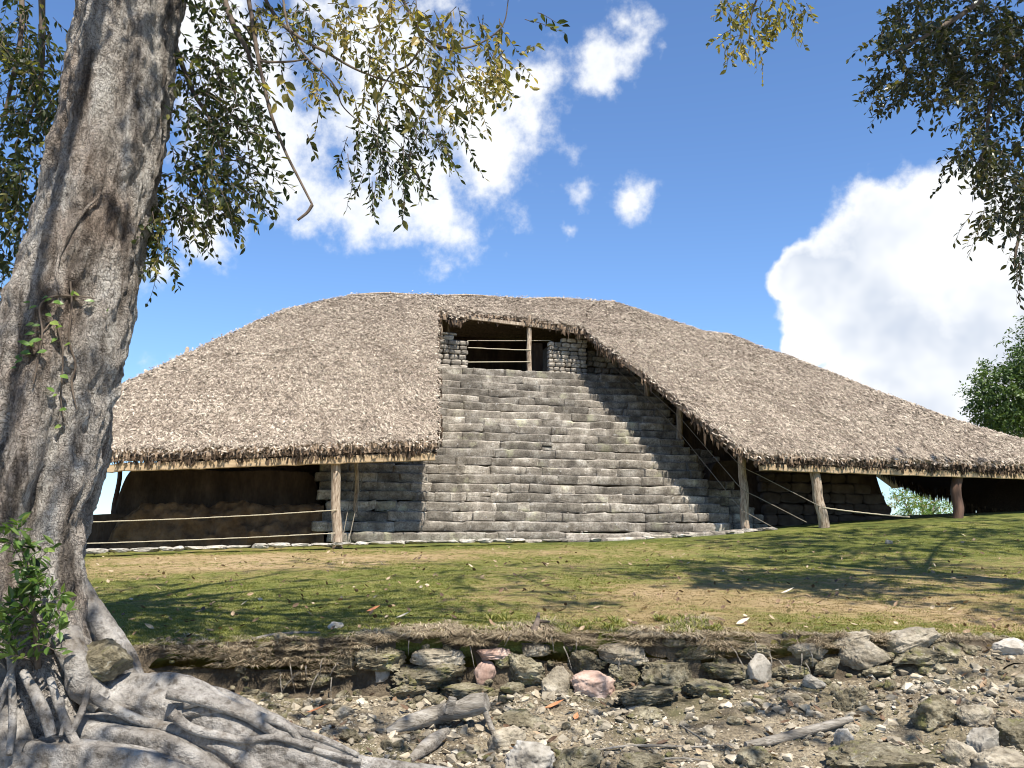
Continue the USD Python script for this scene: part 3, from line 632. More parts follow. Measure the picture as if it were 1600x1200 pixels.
# ramp core behind the stones
prof = [(.30, -.9)]
for i in range(NST):
    prof += [(.30 + i * RISE * .995, i * RISE + RISE * .88), (.30 + (i + 1) * RISE * .995, i * RISE + RISE * .88)]
prof += [(12, TOPZ - .03), (12, -.9)]
pg = trimesh.creation.extrude_polygon(Polygon(prof), STR - STL - .1)
v = pg.vertices
core = trimesh.Trimesh(bw(STL + .05 + v[:, 2], v[:, 0], v[:, 1]), pg.faces, process=False)
stairs = obj('stairway', core, M['mortar'], pyr)
def stone_block(L, H, D, seed, sub=3, e=.19, rough=.085, over=.25):
    g = np.random.default_rng(seed)
    v = np.array(_ico[sub].vertices); s = np.sign(v) * np.abs(v) ** e
    s = s / np.abs(s).max(0)
    w = fbm(s * 1.6 + seed % 89, 4, seed % 700) - .5
    s = s * np.array([.5 * L, .5 * D, .5 * H])
    nn = unit(v)
    w = w + .35 * (fbm(s * np.array([L, D, H]) * 9 + seed % 89, 3, seed % 701) - .5)
    s = s + nn * (w * rough * 2 * min(L, H, D) * 1.9)[:, None]
    s[:, 1] -= over * s[:, 2]
    k_ = np.clip(s[:, 2] / H - .12, 0, 1); s[:, 1] += np.where(s[:, 1] < 0, 1.5 * k_ * k_ * H, 0)
    s[:, 2] += (g.normal(0, .012) * s[:, 0] + .09 * H * (meshkit.noise(np.column_stack([s[:, 0] * 5 / 1.0 + seed, np.zeros(len(s)), np.zeros(len(s))]), 5) - .5) * 2)
    s[:, 1] += s[:, 0] * g.normal(0, .04)
    return trimesh.Trimesh(s, _ico[sub].faces, process=False)
def place_b(mesh, u, v, z):
    """set a mesh (x along u, y along v) into the building frame"""
    m = mesh.copy(); p = m.vertices
    m.vertices = bw(u + p[:, 0], v + p[:, 1], z + p[:, 2])
    return m
g = np.random.default_rng(77)
cnt = 0
chips = []
for i in range(-1, NST):
    z0 = i * RISE; v0 = i * RISE * .995
    # the left roof slope hides the upper left of the stair
    lim = -4.3 if z0 < 2.0 else max(-4.3, np.interp(z0, [2.0, 3, 4, 5.2], [-2.6, -2.4, -2.0, -1.5]))
    u = lim - g.uniform(0, .5)
    while u < STR + .15:
        L = float(np.clip(g.gamma(4.5, .18), .32, 1.7))
        if i == 0 and -.6 < u < 2.2: L = max(L, .95)
        if u + L > STR + .5: L = max(.3, STR + .25 - u)
        H = RISE * g.uniform(.93, .965)
        two = g.uniform() < .03 and L < .8
        if i < 0:
            H, zc = .24, float(hb(u)) - .05
            if not (.0 < u < 6.2): u += L; continue
        else: zc = z0 + H / 2 + .018 * (fbm([[u * .55, i * .9, 3.0]], 3, 7)[0] - .5) * 2
        if two:
            for q_ in range(2):
                hh = H * (.55 if q_ == 0 else .43)
                obj('stone', place_b(stone_block(L - .01, hh, .40, 900 + cnt * 2 + q_, rough=.10), u + L / 2, v0 + .16 + g.normal(0, .012), z0 + (hh / 2 if q_ == 0 else H - hh / 2)), M['stone'], stairs, smooth=True); cnt += 1
        else:
            obj('stone', place_b(stone_block(L + .035, H, .42, 900 + cnt * 2), u + L / 2, v0 + .17 + g.normal(0, .022) - (.16 if i < 0 else 0), zc + g.normal(0, .006)), M['stone'], stairs, smooth=True); cnt += 1
        if g.uniform() < .55:
            for _ in range(g.integers(1, 4)):
                c = rock((g.uniform(.04, .12), .08, g.uniform(.02, .05)), int(g.integers(1e6)), 1, 4)
                c.vertices = bw(u + g.uniform(0, L) + c.vertices[:, 0], v0 + .02 + c.vertices[:, 1], z0 + RISE * g.uniform(-.05, .05) + c.vertices[:, 2]); chips.append(c)
        u += L
print('stair stones', cnt)
p = obj('chinking', join(chips), M['wall_stone'], stairs); tag(p, kind='stuff')
# terraces under the roof
def terrace(u0, u1, v0, v1, z0, z1, batter, seed, du=.25, rough=.22):
    """one battered tier with rounded, eroded edges"""
    g_ = trimesh.creation.box([1, 1, 1])
    m = manifold3d.Manifold.cube([u1 - u0, v1 - v0, z1 - z0]).translate([u0, v0, z0]).refine_to_length(du).to_mesh()
    v = np.array(m.vert_properties[:, :3]); f = np.array(m.tri_verts)
    k = (v[:, 2] - z0) / (z1 - z0)
    cu = (u0 + u1) / 2
    v[:, 0] = cu + (v[:, 0] - cu) * (1 - 2 * batter * k / (u1 - u0)) ; v[:, 1] = v[:, 1] + np.where(v[:, 1] < v0 + .01, batter * k, 0)
    P = bw(v[:, 0], v[:, 1], v[:, 2])
    w = np.stack([fbm(P * 1.3 + s, 4, seed + s) - .5 for s in (0, 1, 2)], -1)
    m_ = trimesh.Trimesh(P + w * rough, f, process=False)
    if rough > .15: trimesh.smoothing.filter_laplacian(m_, lamb=.5, iterations=5)
    return m_
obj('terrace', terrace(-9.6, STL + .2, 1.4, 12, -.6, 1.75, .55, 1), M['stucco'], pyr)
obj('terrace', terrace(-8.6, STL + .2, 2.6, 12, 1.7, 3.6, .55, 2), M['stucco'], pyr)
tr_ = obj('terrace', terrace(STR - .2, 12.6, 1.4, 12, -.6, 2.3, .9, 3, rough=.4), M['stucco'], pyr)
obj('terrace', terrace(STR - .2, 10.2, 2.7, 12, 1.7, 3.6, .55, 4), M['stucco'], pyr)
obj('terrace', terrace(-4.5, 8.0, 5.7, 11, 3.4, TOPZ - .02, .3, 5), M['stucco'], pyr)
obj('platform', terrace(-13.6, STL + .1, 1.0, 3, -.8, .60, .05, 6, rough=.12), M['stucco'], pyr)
# eroded stucco mound below the left terrace
us, vs = np.linspace(-9.3, -4.45, 110), np.linspace(0, 1, 26)
Ug, Tg = np.meshgrid(us, vs, indexing='ij')
prof_z = np.interp(Tg, [0, .12, .45, .6, 1], [-.5, -.1, .62, .85, .85]) * 1.0
prof_v = np.interp(Tg, [0, .12, .45, .6, 1], [.30, .34, .55, .8, 1.6])
endt = np.clip((Ug + 9.3) / .8, 0, 1) ** .6
Pm = bw(Ug, prof_v, -.25 + (prof_z + .25) * endt)
w = fbm(Pm * 2.2, 5, 9) - .5; w2 = fbm(Pm * 6, 3, 8) - .5
Pm = Pm + np.stack([SU * (w * .6 + w2 * .3), -CU * (w * .6 + w2 * .3), w * .35 + w2 * .22], -1)
obj('stucco_mound', grid_mesh(Pm), M['mound'], pyr, smooth=True)
# coarse masonry seen in the shade right of the stair and left of it
def masonry(host, name, u0, u1, v, z0, z1, rh, lw, m, seed, D=.25, batter=0.0, top=None):
    g = np.random.default_rng(seed); z = z0; k = 0
    while z < z1 - .04:
        H = rh * g.uniform(.8, 1.2); H = min(H, z1 - z); u = u0 - g.uniform(0, lw * .4)
        while u < u1 - .05:
            L = lw * g.uniform(.65, 1.45); a, b = max(u, u0), min(u + L, u1)
            if b - a > .07 and (top is None or z + H * .6 < top((a + b) / 2)):
                obj(name, place_b(stone_block(b - a - .012, H - .008, D, seed * 1000 + k, e=.45, rough=.08), (a + b) / 2, v + batter * (z - z0) + D * .3 + g.normal(0, .012), z + H / 2), m, host, smooth=True); k += 1
            u += L
        z += H
FL0, FL1, FV = STR + .1, STR + 1.7, .62
v = pg.vertices; kx = (FL1 - FL0) / (STR - STL - .1)
flank = obj('stair_flank', trimesh.Trimesh(bw(FL0 + v[:, 2] * kx, v[:, 0] + FV + .05, v[:, 1] - .02), pg.faces, process=False), M['mortar'], pyr)
g = np.random.default_rng(79)
for i in range(0, NST - 3):
    u = FL0 - g.uniform(0, .2); u1 = FL1 - .035 * i + g.normal(0, .06)
    while u < u1 - .08:
        L = min(g.uniform(.3, .75), u1 - u); H = RISE * g.uniform(.85, 1.03)
        obj('stone', place_b(stone_block(max(L - .01, .12), H, .42, 31000 + i * 40 + int(u * 10)), u + L / 2, FV + i * RISE * .995 + .17 + g.normal(0, .03), i * RISE + H / 2), M['stone'], flank, smooth=True); u += L
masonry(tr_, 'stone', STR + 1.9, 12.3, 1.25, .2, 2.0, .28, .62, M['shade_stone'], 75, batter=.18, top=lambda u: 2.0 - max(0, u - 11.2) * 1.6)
# temple front at the head of the stair
ul0, ul1 = on_v(676, 560, 5.4)[0], on_v(732, 560, 5.4)[0]
ur0, ur1 = on_v(857, 560, 5.4)[0], on_v(918, 560, 5.4)[0]
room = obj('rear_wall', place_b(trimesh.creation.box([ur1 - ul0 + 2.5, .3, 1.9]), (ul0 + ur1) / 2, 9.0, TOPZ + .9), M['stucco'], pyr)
wl = obj('temple_wall', place_b(trimesh.creation.box([ul1 - ul0 - .06, 3.2, 1.02]), (ul0 + ul1) / 2 - .03, 7.20, TOPZ + .49), M['mortar'], pyr)
masonry(wl, 'stone', ul0, ul1, 5.4, TOPZ, TOPZ + 1.17, .145, .27, M['wall_stone'], 72, top=lambda u: TOPZ + (1.20 if u < ul1 - .33 else 1.02))
wr = obj('temple_wall', place_b(trimesh.creation.box([ur1 - ur0 - .06, 3.2, 1.0]), (ur0 + ur1) / 2 + .03, 7.20, TOPZ + .47), M['mortar'], pyr)
masonry(wr, 'stone', ur0, ur1, 5.4, TOPZ - .02, TOPZ + 1.42, .15, .27, M['wall_stone'], 73, top=lambda u: TOPZ + (1.05 if u < ur0 + .35 else 1.22 if u < ur1 - .35 else 1.36))
ws = obj('temple_wall', place_b(trimesh.creation.box([1.7, 3.0, 1.0]), ur1 + .95, 7.25, TOPZ + .4), M['mortar'], pyr)
masonry(ws, 'stone', ur1 + .06, ur1 + 1.75, 5.62, TOPZ - .02, TOPZ + .95, .17, .34, M['stone'], 74)
jamb = obj('door_jamb', terrace(on_v(834, 560, 6.2)[0], ur0 + .05, 6.2, 6.6, TOPZ - .03, TOPZ + 1.18, .0, 12, rough=.03), M['stucco'], pyr)

# pale kerb stones along the foot
kerb = empty('stone_kerb'); tag(kerb, 'low line of pale flat stones edging the lawn under the left eave', 'kerb')
g = np.random.default_rng(5); u = -11.0; k = 0
while u < STR + .9:
    L = g.uniform(.25, .75); zc = float(hb(u + L / 2)) + (.04 if u < -.2 else .01)
    if not (2.2 < u < 3.0):
        m = rock((L * g.uniform(.9, 1.05), g.uniform(.3, .45), g.uniform(.07, .13)), 400 + k, 3, 9, rough=.2, blocky=.7, freq=3.5)
        m.vertices = bw(u + L / 2 + m.vertices[:, 0], (-1.0 if u < -.4 else -.28) + g.normal(0, .06) + m.vertices[:, 1], zc + m.vertices[:, 2])
        obj('stone', m, M['pale'] if u < -.2 else M['wall_stone'], kerb, smooth=35); k += 1
    u += L * g.uniform(.72, .86)

# ropes
def rope(pts, label, r=.013, group=None, m='rope'):
    P = np.array(pts)
    P = np.vstack([P[i] + (P[i + 1] - P[i]) * t for i in range(len(P) - 1) for t in (np.linspace(0, 1, 6)[:-1])] + [P[-1]])
    p = obj('rope', loft(P, [r] * len(P), 2 * len(P), 6), M[m], smooth=True)
    return tag(p, label, 'rope', group)
def sag(a, b, s, n=5):
    a, b = np.asarray(a), np.asarray(b)
    return [a + (b - a) * t - np.array([0, 0, s * 4 * t * (1 - t)]) for t in np.linspace(0, 1, n)]
B = lambda px, py, v: np.array(bw(*on_v(px, py, v)))
rope(sag(B(20, 818, -.9), B(526, 797, -.9), .05), 'upper rope strung between the thick trunk and the left post')
rope(sag(B(20, 852, -.9), B(524, 833, -.9), .03), 'lower rope just above the pale kerb left of the post', .013)
rope([B(945, 560, 4.9), B(1017, 627, 3.5), B(1065, 680, 2.2), B(1159, 797, -.3), B(1208, 824, -.7)], 'lowest of three ropes slanting down beside the stairway', .010, m='old_rope')
rope([B(940, 545, 4.9), B(1015, 609, 3.6), B(1063, 653, 2.4), B(1159, 764, -.3), B(1260, 816, -.7)], 'middle of three ropes slanting down beside the stairway', .010, m='old_rope')
rope([B(1000, 580, 4.0), B(1039, 605, 3.2), B(1068, 635, 2.5), B(1158, 728, -.3), B(1283, 792, -.9)], 'topmost of three slanting ropes, tied to the leaning post', .010, m='old_rope')
rope(sag(B(1285, 793, -.93), B(1421, 808, -.93), .02), 'pale rope running right from the leaning post over the grass', .018)
rope(sag(B(730, 532, 5.42), B(860, 532, 5.42), .01), 'highest rope across the dark temple doorway')
rope(sag(B(731, 543, 5.22), B(829, 547, 5.22), .01), 'middle rope across the dark temple doorway', .018)
rope(sag(B(731, 566, 5.22), B(829, 565, 5.22), .0), 'bottom rope across the dark temple doorway', .018)
rope(sag(B(559, 716, .3), B(534, 848, -.6), .0), 'slack rope hanging steeply just right of the left post', .010, m='old_rope')
rope(sag(B(572, 716, .3), B(545, 845, -.6), .03), 'slack cord slanting over the shaded wall beside the thin pole', .010, m='old_rope')

# ------------------------------------------------------------------ stones of the broken ledge and loose rocks
ledge = empty('stone_ledge'); tag(ledge, 'broken dry stone ledge along the front of the lawn', 'stone ledge')
LEDGE = [  # px, py, width, height, look
 (600,1028,88,40,'mossy'),(686,1027,88,28,'rock'),(674,1056,125,38,'mossy'),(758,1052,34,38,'pink'),(766,1021,62,18,'pink'),(596,1057,28,26,'pale'),
 (835,1013,48,24,'rock'),(820,1050,68,48,'mossy'),(871,1068,47,48,'rock'),(926,1072,68,44,'pink'),(912,1034,62,36,'mossy'),(978,1022,88,32,'rock'),(977,1055,56,38,'mossy'),
 (1020,1083,106,28,'mossy'),(1043,1055,78,46,'mossy'),(1131,1046,80,30,'mossy'),(1187,1050,36,52,'pale'),(1232,1048,62,24,'mossy'),(1326,999,62,20,'rock'),(1349,1024,74,52,'rock'),(1424,1001,80,34,'rock'),(1431,1024,86,28,'mossy'),
 (1090,1020,70,26,'mossy'),(1105,1075,80,26,'mossy'),(1180,1015,60,22,'mossy'),(1262,1018,60,26,'rock'),(1290,1045,50,30,'mossy'),(640,1082,60,26,'mossy'),(730,1080,110,22,'mossy'),(800,1078,40,22,'mossy'),(1480,1020,50,30,'mossy'),
 (540,1040,40,34,'mossy'),(500,1060,44,26,'mossy'),(790,1030,40,26,'mossy'),(1060,1005,40,18,'rock'),(1375,1050,60,22,'mossy')]
for i, (px, py, w, hh, lk) in enumerate(LEDGE):
    hit = ground_hit(px, py + hh * .35)
    Y = hit[1]; s = Y * 1.03 / FPX
    c = at(px, py, Y + .03)
    m = rock((w * s * 1.02, w * s * .75, hh * s * 1.02), 2000 + i * 13, 4 if w > 40 else 3, 8, rough=.24 if lk == 'mossy' else .15, blocky=.75, freq=2.6)
    m.apply_transform(trimesh.transformations.rotation_matrix(rng.normal(0, .10), [0, 1, 0])); m.apply_translation(c)
    obj('stone', m, M[lk], ledge, smooth=35)
ROCKS = [
 (1330,1093,54,38,'mossy','small dark rounded rock below the ledge, above the long grey stick'),
 (1457,1117,68,52,'mossy','dark brown boulder, tallest of the rocks at lower right'),
 (1521,1121,56,32,'rock','grey rock with a dark hollow just right of the brown boulder'),
 (1540,1166,48,48,'pale','pale angular block standing upright at lower right'),
 (1497,1181,58,42,'rock','grey rock just left of the pale angular block'),
 (1587,1150,64,54,'mossy','dark mossy rock at the right edge beside the pale block'),
 (1319,1158,30,28,'pale','small bluish pale stone under the end of the long stick'),
 (1176,1186,58,28,'mossy','dark mossy lump at the lower end of the long stick'),
 (1375,1188,150,42,'mossy','broad flat mossy rock at the bottom right of the gravel'),
 (788,1158,64,34,'rock','grey stone lying just behind the root tip at bottom centre'),
 (828,1186,74,40,'pale','pale lichen spotted rock at bottom centre'),
 (905,1190,90,34,'mossy','low mossy rock at the bottom edge right of the pale rock'),
 (1000,1194,80,26,'mossy','flat half buried mossy stone at the bottom edge below the thin twig'),
 (1578,1013,50,26,'pale','white stone alone on the slope at the far right'),
 (1570,1194,90,34,'rock','grey stone cut by the bottom right corner'),
 (536,1113,40,22,'rock','small grey stone in the dark hollow left of the dead log'),
 (548,1152,34,20,'mossy','brown pebble like stone beside the big pale root'),
 (1012,1118,60,20,'mossy','low brown clod in the middle of the gravel'),
 (815,1122,70,24,'mossy','dark clod just right of the dead log'),
 (1272,1068,34,22,'pale','small pale stone just below the ledge at right'),
 (1240,1095,44,18,'rock','flat little stone on the gravel between ledge and long stick'),
]
for i, (px, py, w, hh, lk, label) in enumerate(ROCKS):
    hit = ground_hit(px, py + hh * .3); Y = hit[1]; s = Y * 1.04 / FPX
    c = at(px, py, Y + .02)
    m = rock((w * s, w * s * .8, hh * s * 1.25), 5200 + i * 17, 4, 9, rough=.17 if lk != 'mossy' else .25, blocky=.85)
    m.apply_translation(c); 
    tag(obj('rock', m, M[lk], smooth=35), label, 'rock', 'loose rocks on the gravel')
# gravel
g = np.random.default_rng(88)
n = 60000
px_, py_ = g.uniform(-100, 1700, n), 0
Yr = 8.45 - g.uniform(0, 1, n) ** 1.25 * 3.3
Xr = g.uniform(-.62, .62, n) * Yr
keep = fbm(np.column_stack([Xr * 1.4, Yr * 1.4, np.zeros(n)]), 4, 17) + g.normal(0, .10, n) > .44
keep &= (lip(Xr) - Yr > .27)
keep &= ~((Xr < -1.6) & (Yr < 6.9))
Xr, Yr = Xr[keep], Yr[keep]
sz = np.clip(.006 * g.pareto(1.7, len(Xr)) + .007, .007, .095)
Zr = h(Xr, Yr) + EYE + sz * .15
def shard(seed):
    g_ = np.random.default_rng(seed); q_ = g_.normal(size=(11, 3)); q_ = q_ / np.linalg.norm(q_, axis=1, keepdims=True) * g_.uniform(.75, 1.1, (11, 1)) * np.array([.55, .42, .30])
    return trimesh.convex.convex_hull(q_)
protos = [shard(300 + i) for i in range(12)]
tilt = np.column_stack([unit(g.normal(size=(len(Xr), 3))), g.uniform(-40, 40, len(Xr))])
p = instancer('gravel', protos, np.column_stack([Xr, Yr, Zr]), g.uniform(0, 6.28, len(Xr)), sz * 1.3, M['pebble'], tilt=tilt); tag(p, 'loose limestone gravel and rubble below the stone ledge', 'gravel', kind='stuff')
print('pebbles', len(Xr))
# broken lumps of stone and mossy earth lying along the foot of the ledge
lumps = [rock((1.0, .8, .6), 620 + i, 2, 7, rough=.28, freq=2.4) for i in range(8)]
for nm, mm, cnt_, lab, s_lo, s_hi, ylo, yhi in (('rubble', M['rock'], 420, 'broken limestone rubble strewn below the ledge', .045, .13, .3, 2.6), ('earth_clods', M['mossy'], 520, 'mossy earth clods at the foot of the ledge', .05, .17, .26, 2.2)):
    Xc = g.uniform(-3.2, 5.4, cnt_); Yc = lip(Xc) - ylo - (yhi - ylo) * g.uniform(0, 1, cnt_) ** (1.6 if nm == 'rubble' else 1.9)
    if nm == 'earth_clods':
        k_ = g.uniform(0, 1, cnt_) < .42; Yc[k_] = lip(Xc[k_]) - g.uniform(.0, .24, k_.sum())
    ok = ~((Xc < -1.4) & (Yc < 7.0)); Xc, Yc = Xc[ok], Yc[ok]; sc_ = s_lo + (s_hi - s_lo) * g.uniform(0, 1, len(Xc)) ** 2.5
    tl = np.column_stack([unit(g.normal(size=(len(Xc), 3))), g.uniform(-30, 30, len(Xc))])
    tag(instancer(nm, lumps, np.column_stack([Xc, Yc, h(Xc, Yc) + EYE + sc_ * .05]), g.uniform(0, 6.28, len(Xc)), sc_, mm, tilt=tl), lab, nm.replace('_', ' '), kind='stuff')

# ------------------------------------------------------------------ grass, straw, fallen leaves
def tuft(seed, n, hgt, spread, bend, wide=.06):
    g = np.random.default_rng(seed)
    a = g.uniform(0, 6.28, n); r = spread * np.sqrt(g.uniform(0, 1, n))
    b = np.column_stack([r * np.cos(a), r * np.sin(a), np.full(n, -.1 * hgt)])
    d = np.column_stack([np.cos(a + g.normal(0, .8, n)) * bend, np.sin(a + g.normal(0, .8, n)) * bend, np.ones(n)])
    L = hgt * g.uniform(.5, 1.2, n)[:, None]; d = unit(d)
    s = unit(np.cross(d, [0, 0, 1.0]) + 1e-6) * (wide * hgt + .0012)
    m = b + d * L * .55; e = b + d * L + np.column_stack([np.cos(a), np.sin(a), -.5 * np.ones(n)]) * L * bend * .35
    V = np.stack([b - s, b + s, m + s * .8, m - s * .8, e], 1); F = np.array([[0, 1, 2], [0, 2, 3], [3, 2, 4]])
    return blades(V.reshape(-1, 3), (F[None] + 5 * np.arange(n)[:, None, None]).reshape(-1, 3), 5)
g = np.random.default_rng(99)
n = 52000
Yg_ = lip(0) + .02 + 14.5 * g.uniform(0, 1, n) ** 1.5
Xg_ = g.uniform(-.62, .66, n) * Yg_
ok = (Yg_ > lip(Xg_) + .0) & (wb(Xg_, Yg_)[1] < -.9)
Xg_, Yg_ = Xg_[ok], Yg_[ok]
dr = dryness(Xg_, Yg_) + 1.6 * (fbm(np.column_stack([Xg_ * .9, Yg_ * .9, np.zeros(len(Xg_))]), 5, 23) - .5) + g.normal(0, .12, len(Xg_))
pos = np.column_stack([Xg_, Yg_, h(Xg_, Yg_) + EYE])
gsel = dr < .5
sc = g.uniform(.6, 1.3, len(pos))
tufts = [tuft(700 + i, 16, .030, .055, .9) for i in range(6)]
p = instancer('grass', tufts, pos[gsel], g.uniform(0, 6.28, gsel.sum()), sc[gsel], M['blade']); tag(p, 'short green grass of the sloping lawn', 'grass', kind='stuff')
d2 = (~gsel) & (g.uniform(0, 1, len(pos)) < .75)
p = instancer('dry_grass', tufts, pos[d2], g.uniform(0, 6.28, d2.sum()), sc[d2] * .8, M['dry_blade']); tag(p, 'short dry grass on the brown patches of the lawn', 'grass', kind='stuff')
# long dry grass and rootlets spilling over the ledge
clumps = []
for cx, cy, rx, ry, n_, sz_ in [(620, 990, 40, 8, 40, .9), (690, 985, 45, 9, 60, 1.1), (730, 1000, 30, 8, 26, .9), (800, 990, 26, 10, 34, 1.1), (850, 985, 24, 14, 34, 1.1), (905, 1000, 40, 10, 22, .7), (1000, 990, 30, 12, 34, 1.0), (1075, 985, 45, 14, 60, 1.1), (1110, 1010, 30, 10, 22, .9), (1170, 1008, 40, 8, 18, .7), (1290, 1005, 40, 8, 20, .7), (1400, 1000, 60, 8, 16, .5), (300, 1015, 50, 14, 30, .8), (390, 1020, 50, 18, 36, .9), (480, 1030, 50, 20, 40, .9), (540, 1010, 30, 10, 20, .8), (470, 1060, 50, 14, 16, .7)]:
    for _ in range(int(n_ * 1.05)): clumps.append((cx + g.normal(0, rx * .6), cy + g.normal(0, ry * .6), sz_))
cp = np.array([ground_hit(px, py, 6.0, 12.0) for px, py, _ in clumps])
# matted roots and straw along the whole broken lip
xl_ = g.uniform(-3.0, 4.6, 330); xl_ = xl_[fbm(np.column_stack([xl_ * 1.3, xl_ * 0, xl_ * 0]), 3, 8) + g.normal(0, .1, 330) > .47]
yl_ = lip(xl_) - g.uniform(-.06, .10, len(xl_))
cp = np.vstack([cp, np.column_stack([xl_, yl_, h(xl_, yl_) + EYE])]); clumps += [(0, 0, .75)] * len(xl_)
long_t = [tuft(800 + i, 70, .14, .07, 2.0, .022) for i in range(6)]
p = instancer('long_dry_grass', long_t, cp, g.uniform(0, 6.28, len(cp)), np.array([c[2] for c in clumps]) * g.uniform(.4, 1.1, len(cp)), M['straw']); tag(p, 'long dry grass spilling over the stone ledge', 'dry grass', kind='stuff')
gcl = np.array([ground_hit(px, g.uniform(968, 992), 6.0, 12.0) for px in np.concatenate([g.normal(1075, 30, 46), g.normal(870, 22, 20), g.normal(960, 40, 12), g.normal(760, 40, 8)])])
p = instancer('long_green_grass', [tuft(850 + i, 34, .12, .05, .8) for i in range(4)], gcl, g.uniform(0, 6.28, len(gcl)), g.uniform(.35, .95, len(gcl)), M['blade']); tag(p, 'longer green grass along the lip of the ledge', 'grass', kind='stuff')
# hanging rootlets
V = []
for px, py in [(1140, 1020), (1150, 1035), (1165, 1030), (1200, 1030), (1215, 1042), (1250, 1030), (1255, 1045), (1262, 1025), (735, 1020), (966, 1030), (880, 1020), (640, 1010), (480, 1050), (500, 1060), (520, 1068), (505, 1040), (470, 1060), (530, 1045), (1355, 1010), (1455, 1020), (1280, 1040), (1178, 1012), (1100, 1010), (860, 1000), (590, 1020), (440, 1060), (455, 1045), (900, 1010), (800, 1000)]:
    hit = ground_hit(px, py, 6, 12); st = hit + np.array([0, -.06, .06]); L = g.uniform(.10, .26); e = g.normal(0, .06, 2)
    V.append(loft(np.array([st, st + [e[0] * .5, -.05, -L * .4], st + [e[0], -.03, -L]]), [.006, .005, .002], 10, 5))
p = obj('rootlets', join(V), M['deadwood']); tag(p, 'thin pale rootlets hanging from the ledge', 'rootlets', kind='stuff')
# fallen leaves
n = 900
Yl = np.concatenate([lip(0) + 12.5 * g.uniform(0, 1, n) ** 1.3, g.uniform(6.4, 8.3, 350)]); n = len(Yl)
Xl = g.uniform(-.6, .62, n) * Yl
nz = unit(np.column_stack([g.normal(0, .45, n), g.normal(0, .45, n), np.ones(n)])); a = g.uniform(0, 6.28, n)
dl = np.column_stack([np.cos(a), np.sin(a), g.uniform(-.1, .5, n)])
p = obj('leaf_litter', leaf_mesh(np.column_stack([Xl, Yl, h(Xl, Yl) + EYE + .018]), dl, nz, g.uniform(.05, .11, n), g.uniform(.03, .055, n), droop=-.2), M['leaf_dead']); tag(p, 'dry fallen leaves scattered over lawn and gravel', 'fallen leaves', kind='stuff')
# small pale stones and leaves that stand out on the lawn
def flat_leaf(px, py, L, W, yaw, m, label):
    c = ground_hit(px, py, 6, 24); d = np.array([[math.cos(yaw), math.sin(yaw), .15]])
    tag(obj('fallen_leaf', leaf_mesh([c + [0, 0, .02]], d, [[.1, -.3, 1]], L, W, droop=-.25), m), label, 'fallen leaf')
M['leaf_orange'] = leaf_mat('orange_leaf', [(.1, (.36, .14, .06)), (1, (.48, .22, .10))], trans=.1, rough=.7)
M['leaf_pale'] = leaf_mat('bleached_leaf', [(.1, (.55, .47, .36)), (1, (.66, .58, .46))], trans=.1, rough=.7)
flat_leaf(572, 958, .16, .08, .3, M['leaf_orange'], 'orange fallen leaf on the shaded grass left of centre')
flat_leaf(850, 1110, .18, .06, .1, M['leaf_orange'], 'reddish fallen leaf lying on the gravel below the pink stone')
flat_leaf(898, 1128, .10, .05, 1.3, M['leaf_orange'], 'small orange leaf tipped up on the gravel')
flat_leaf(478, 1117, .20, .05, -.2, M['leaf_orange'], 'long rusty leaf strip near the root at left')
flat_leaf(1150, 978, .15, .08, .2, M['leaf_pale'], 'bleached leaf on the lawn lip above the ledge')
flat_leaf(1220, 929, .18, .05, .1, M['leaf_pale'], 'pale dry leaf on the brown grass right of centre')
flat_leaf(618, 968, .16, .06, 0, M['leaf_pale'], 'pale leaf at the edge of the tree shade')
def lawn_stone(px, py, w, hh, label):
    c = ground_hit(px, py, 6, 30); s = c[1] / FPX
    m = rock((w * s, w * s * .7, hh * s), px, 3, 7); m.apply_translation(c + [0, 0, hh * s * .25]); tag(obj('lawn_stone', m, M['pale'], smooth=30), label, 'stone')
lawn_stone(1389, 850, 12, 9, 'small white stone on the grass below the far right post')
lawn_stone(524, 982, 26, 16, 'pale stone at the end of the buried root on the lawn edge')
tag(obj('surface_root', loft(np.array([ground_hit(p_, y_, 6, 12) + [0, 0, .005] for p_, y_ in ((395, 999), (425, 994), (460, 991), (500, 990))]), [.012, .022, .02, .01], 20, 8, bump=.3, freq=8), M['deadwood'], smooth=True), 'pale root showing at the edge of the shaded lawn', 'root')

# ------------------------------------------------------------------ dead wood
def log(name, pts, rad, label, cat, m=M['deadwood'], n=60, bump=.22, extra=(), lift=.0):
    P = np.array([ground_hit(px, py, 4, 12) + np.array([0, 0, l + lift]) for px, py, l in pts])
    ms = [loft(P, rad, n, 22, bump=bump, freq=7, stretch=2.5, seed=len(pts), flute=5, fl=.05)]
    for a, b, r0, r1 in extra: ms.append(loft(np.array([P[0] + (P[-1] - P[0]) * a, P[0] + (P[-1] - P[0]) * a + np.array(b) * .5, P[0] + (P[-1] - P[0]) * a + np.array(b)]), [r0, (r0 + r1) / 2, r1], 14, 12, bump=.2, freq=8))
    x = empty(name); tag(x, label, cat)
    obj('trunk', ms[0], m, x, smooth=50)
    for k in ms[1:]: obj('branch_stub', k, m, x, smooth=50)
    return x
log('dead_log', [(605, 1146, .01), (640, 1140, .05), (685, 1136, .10), (715, 1136, .13), (740, 1138, .18), (760, 1142, .22)], [.03, .062, .075, .07, .082, .072], 'short weathered dead log with a blunt raised end on the gravel', 'log', extra=[(.62, (.03, .0, .12), .05, .035), (.95, (.10, -.05, -.22), .03, .02)])
log('split_branch', [(640, 1192, .02), (665, 1178, .05), (692, 1160, .06), (702, 1152, .06)], [.03, .055, .045, .02], 'short split piece of grey wood just above the pale root', 'wood', n=40, bump=.3)
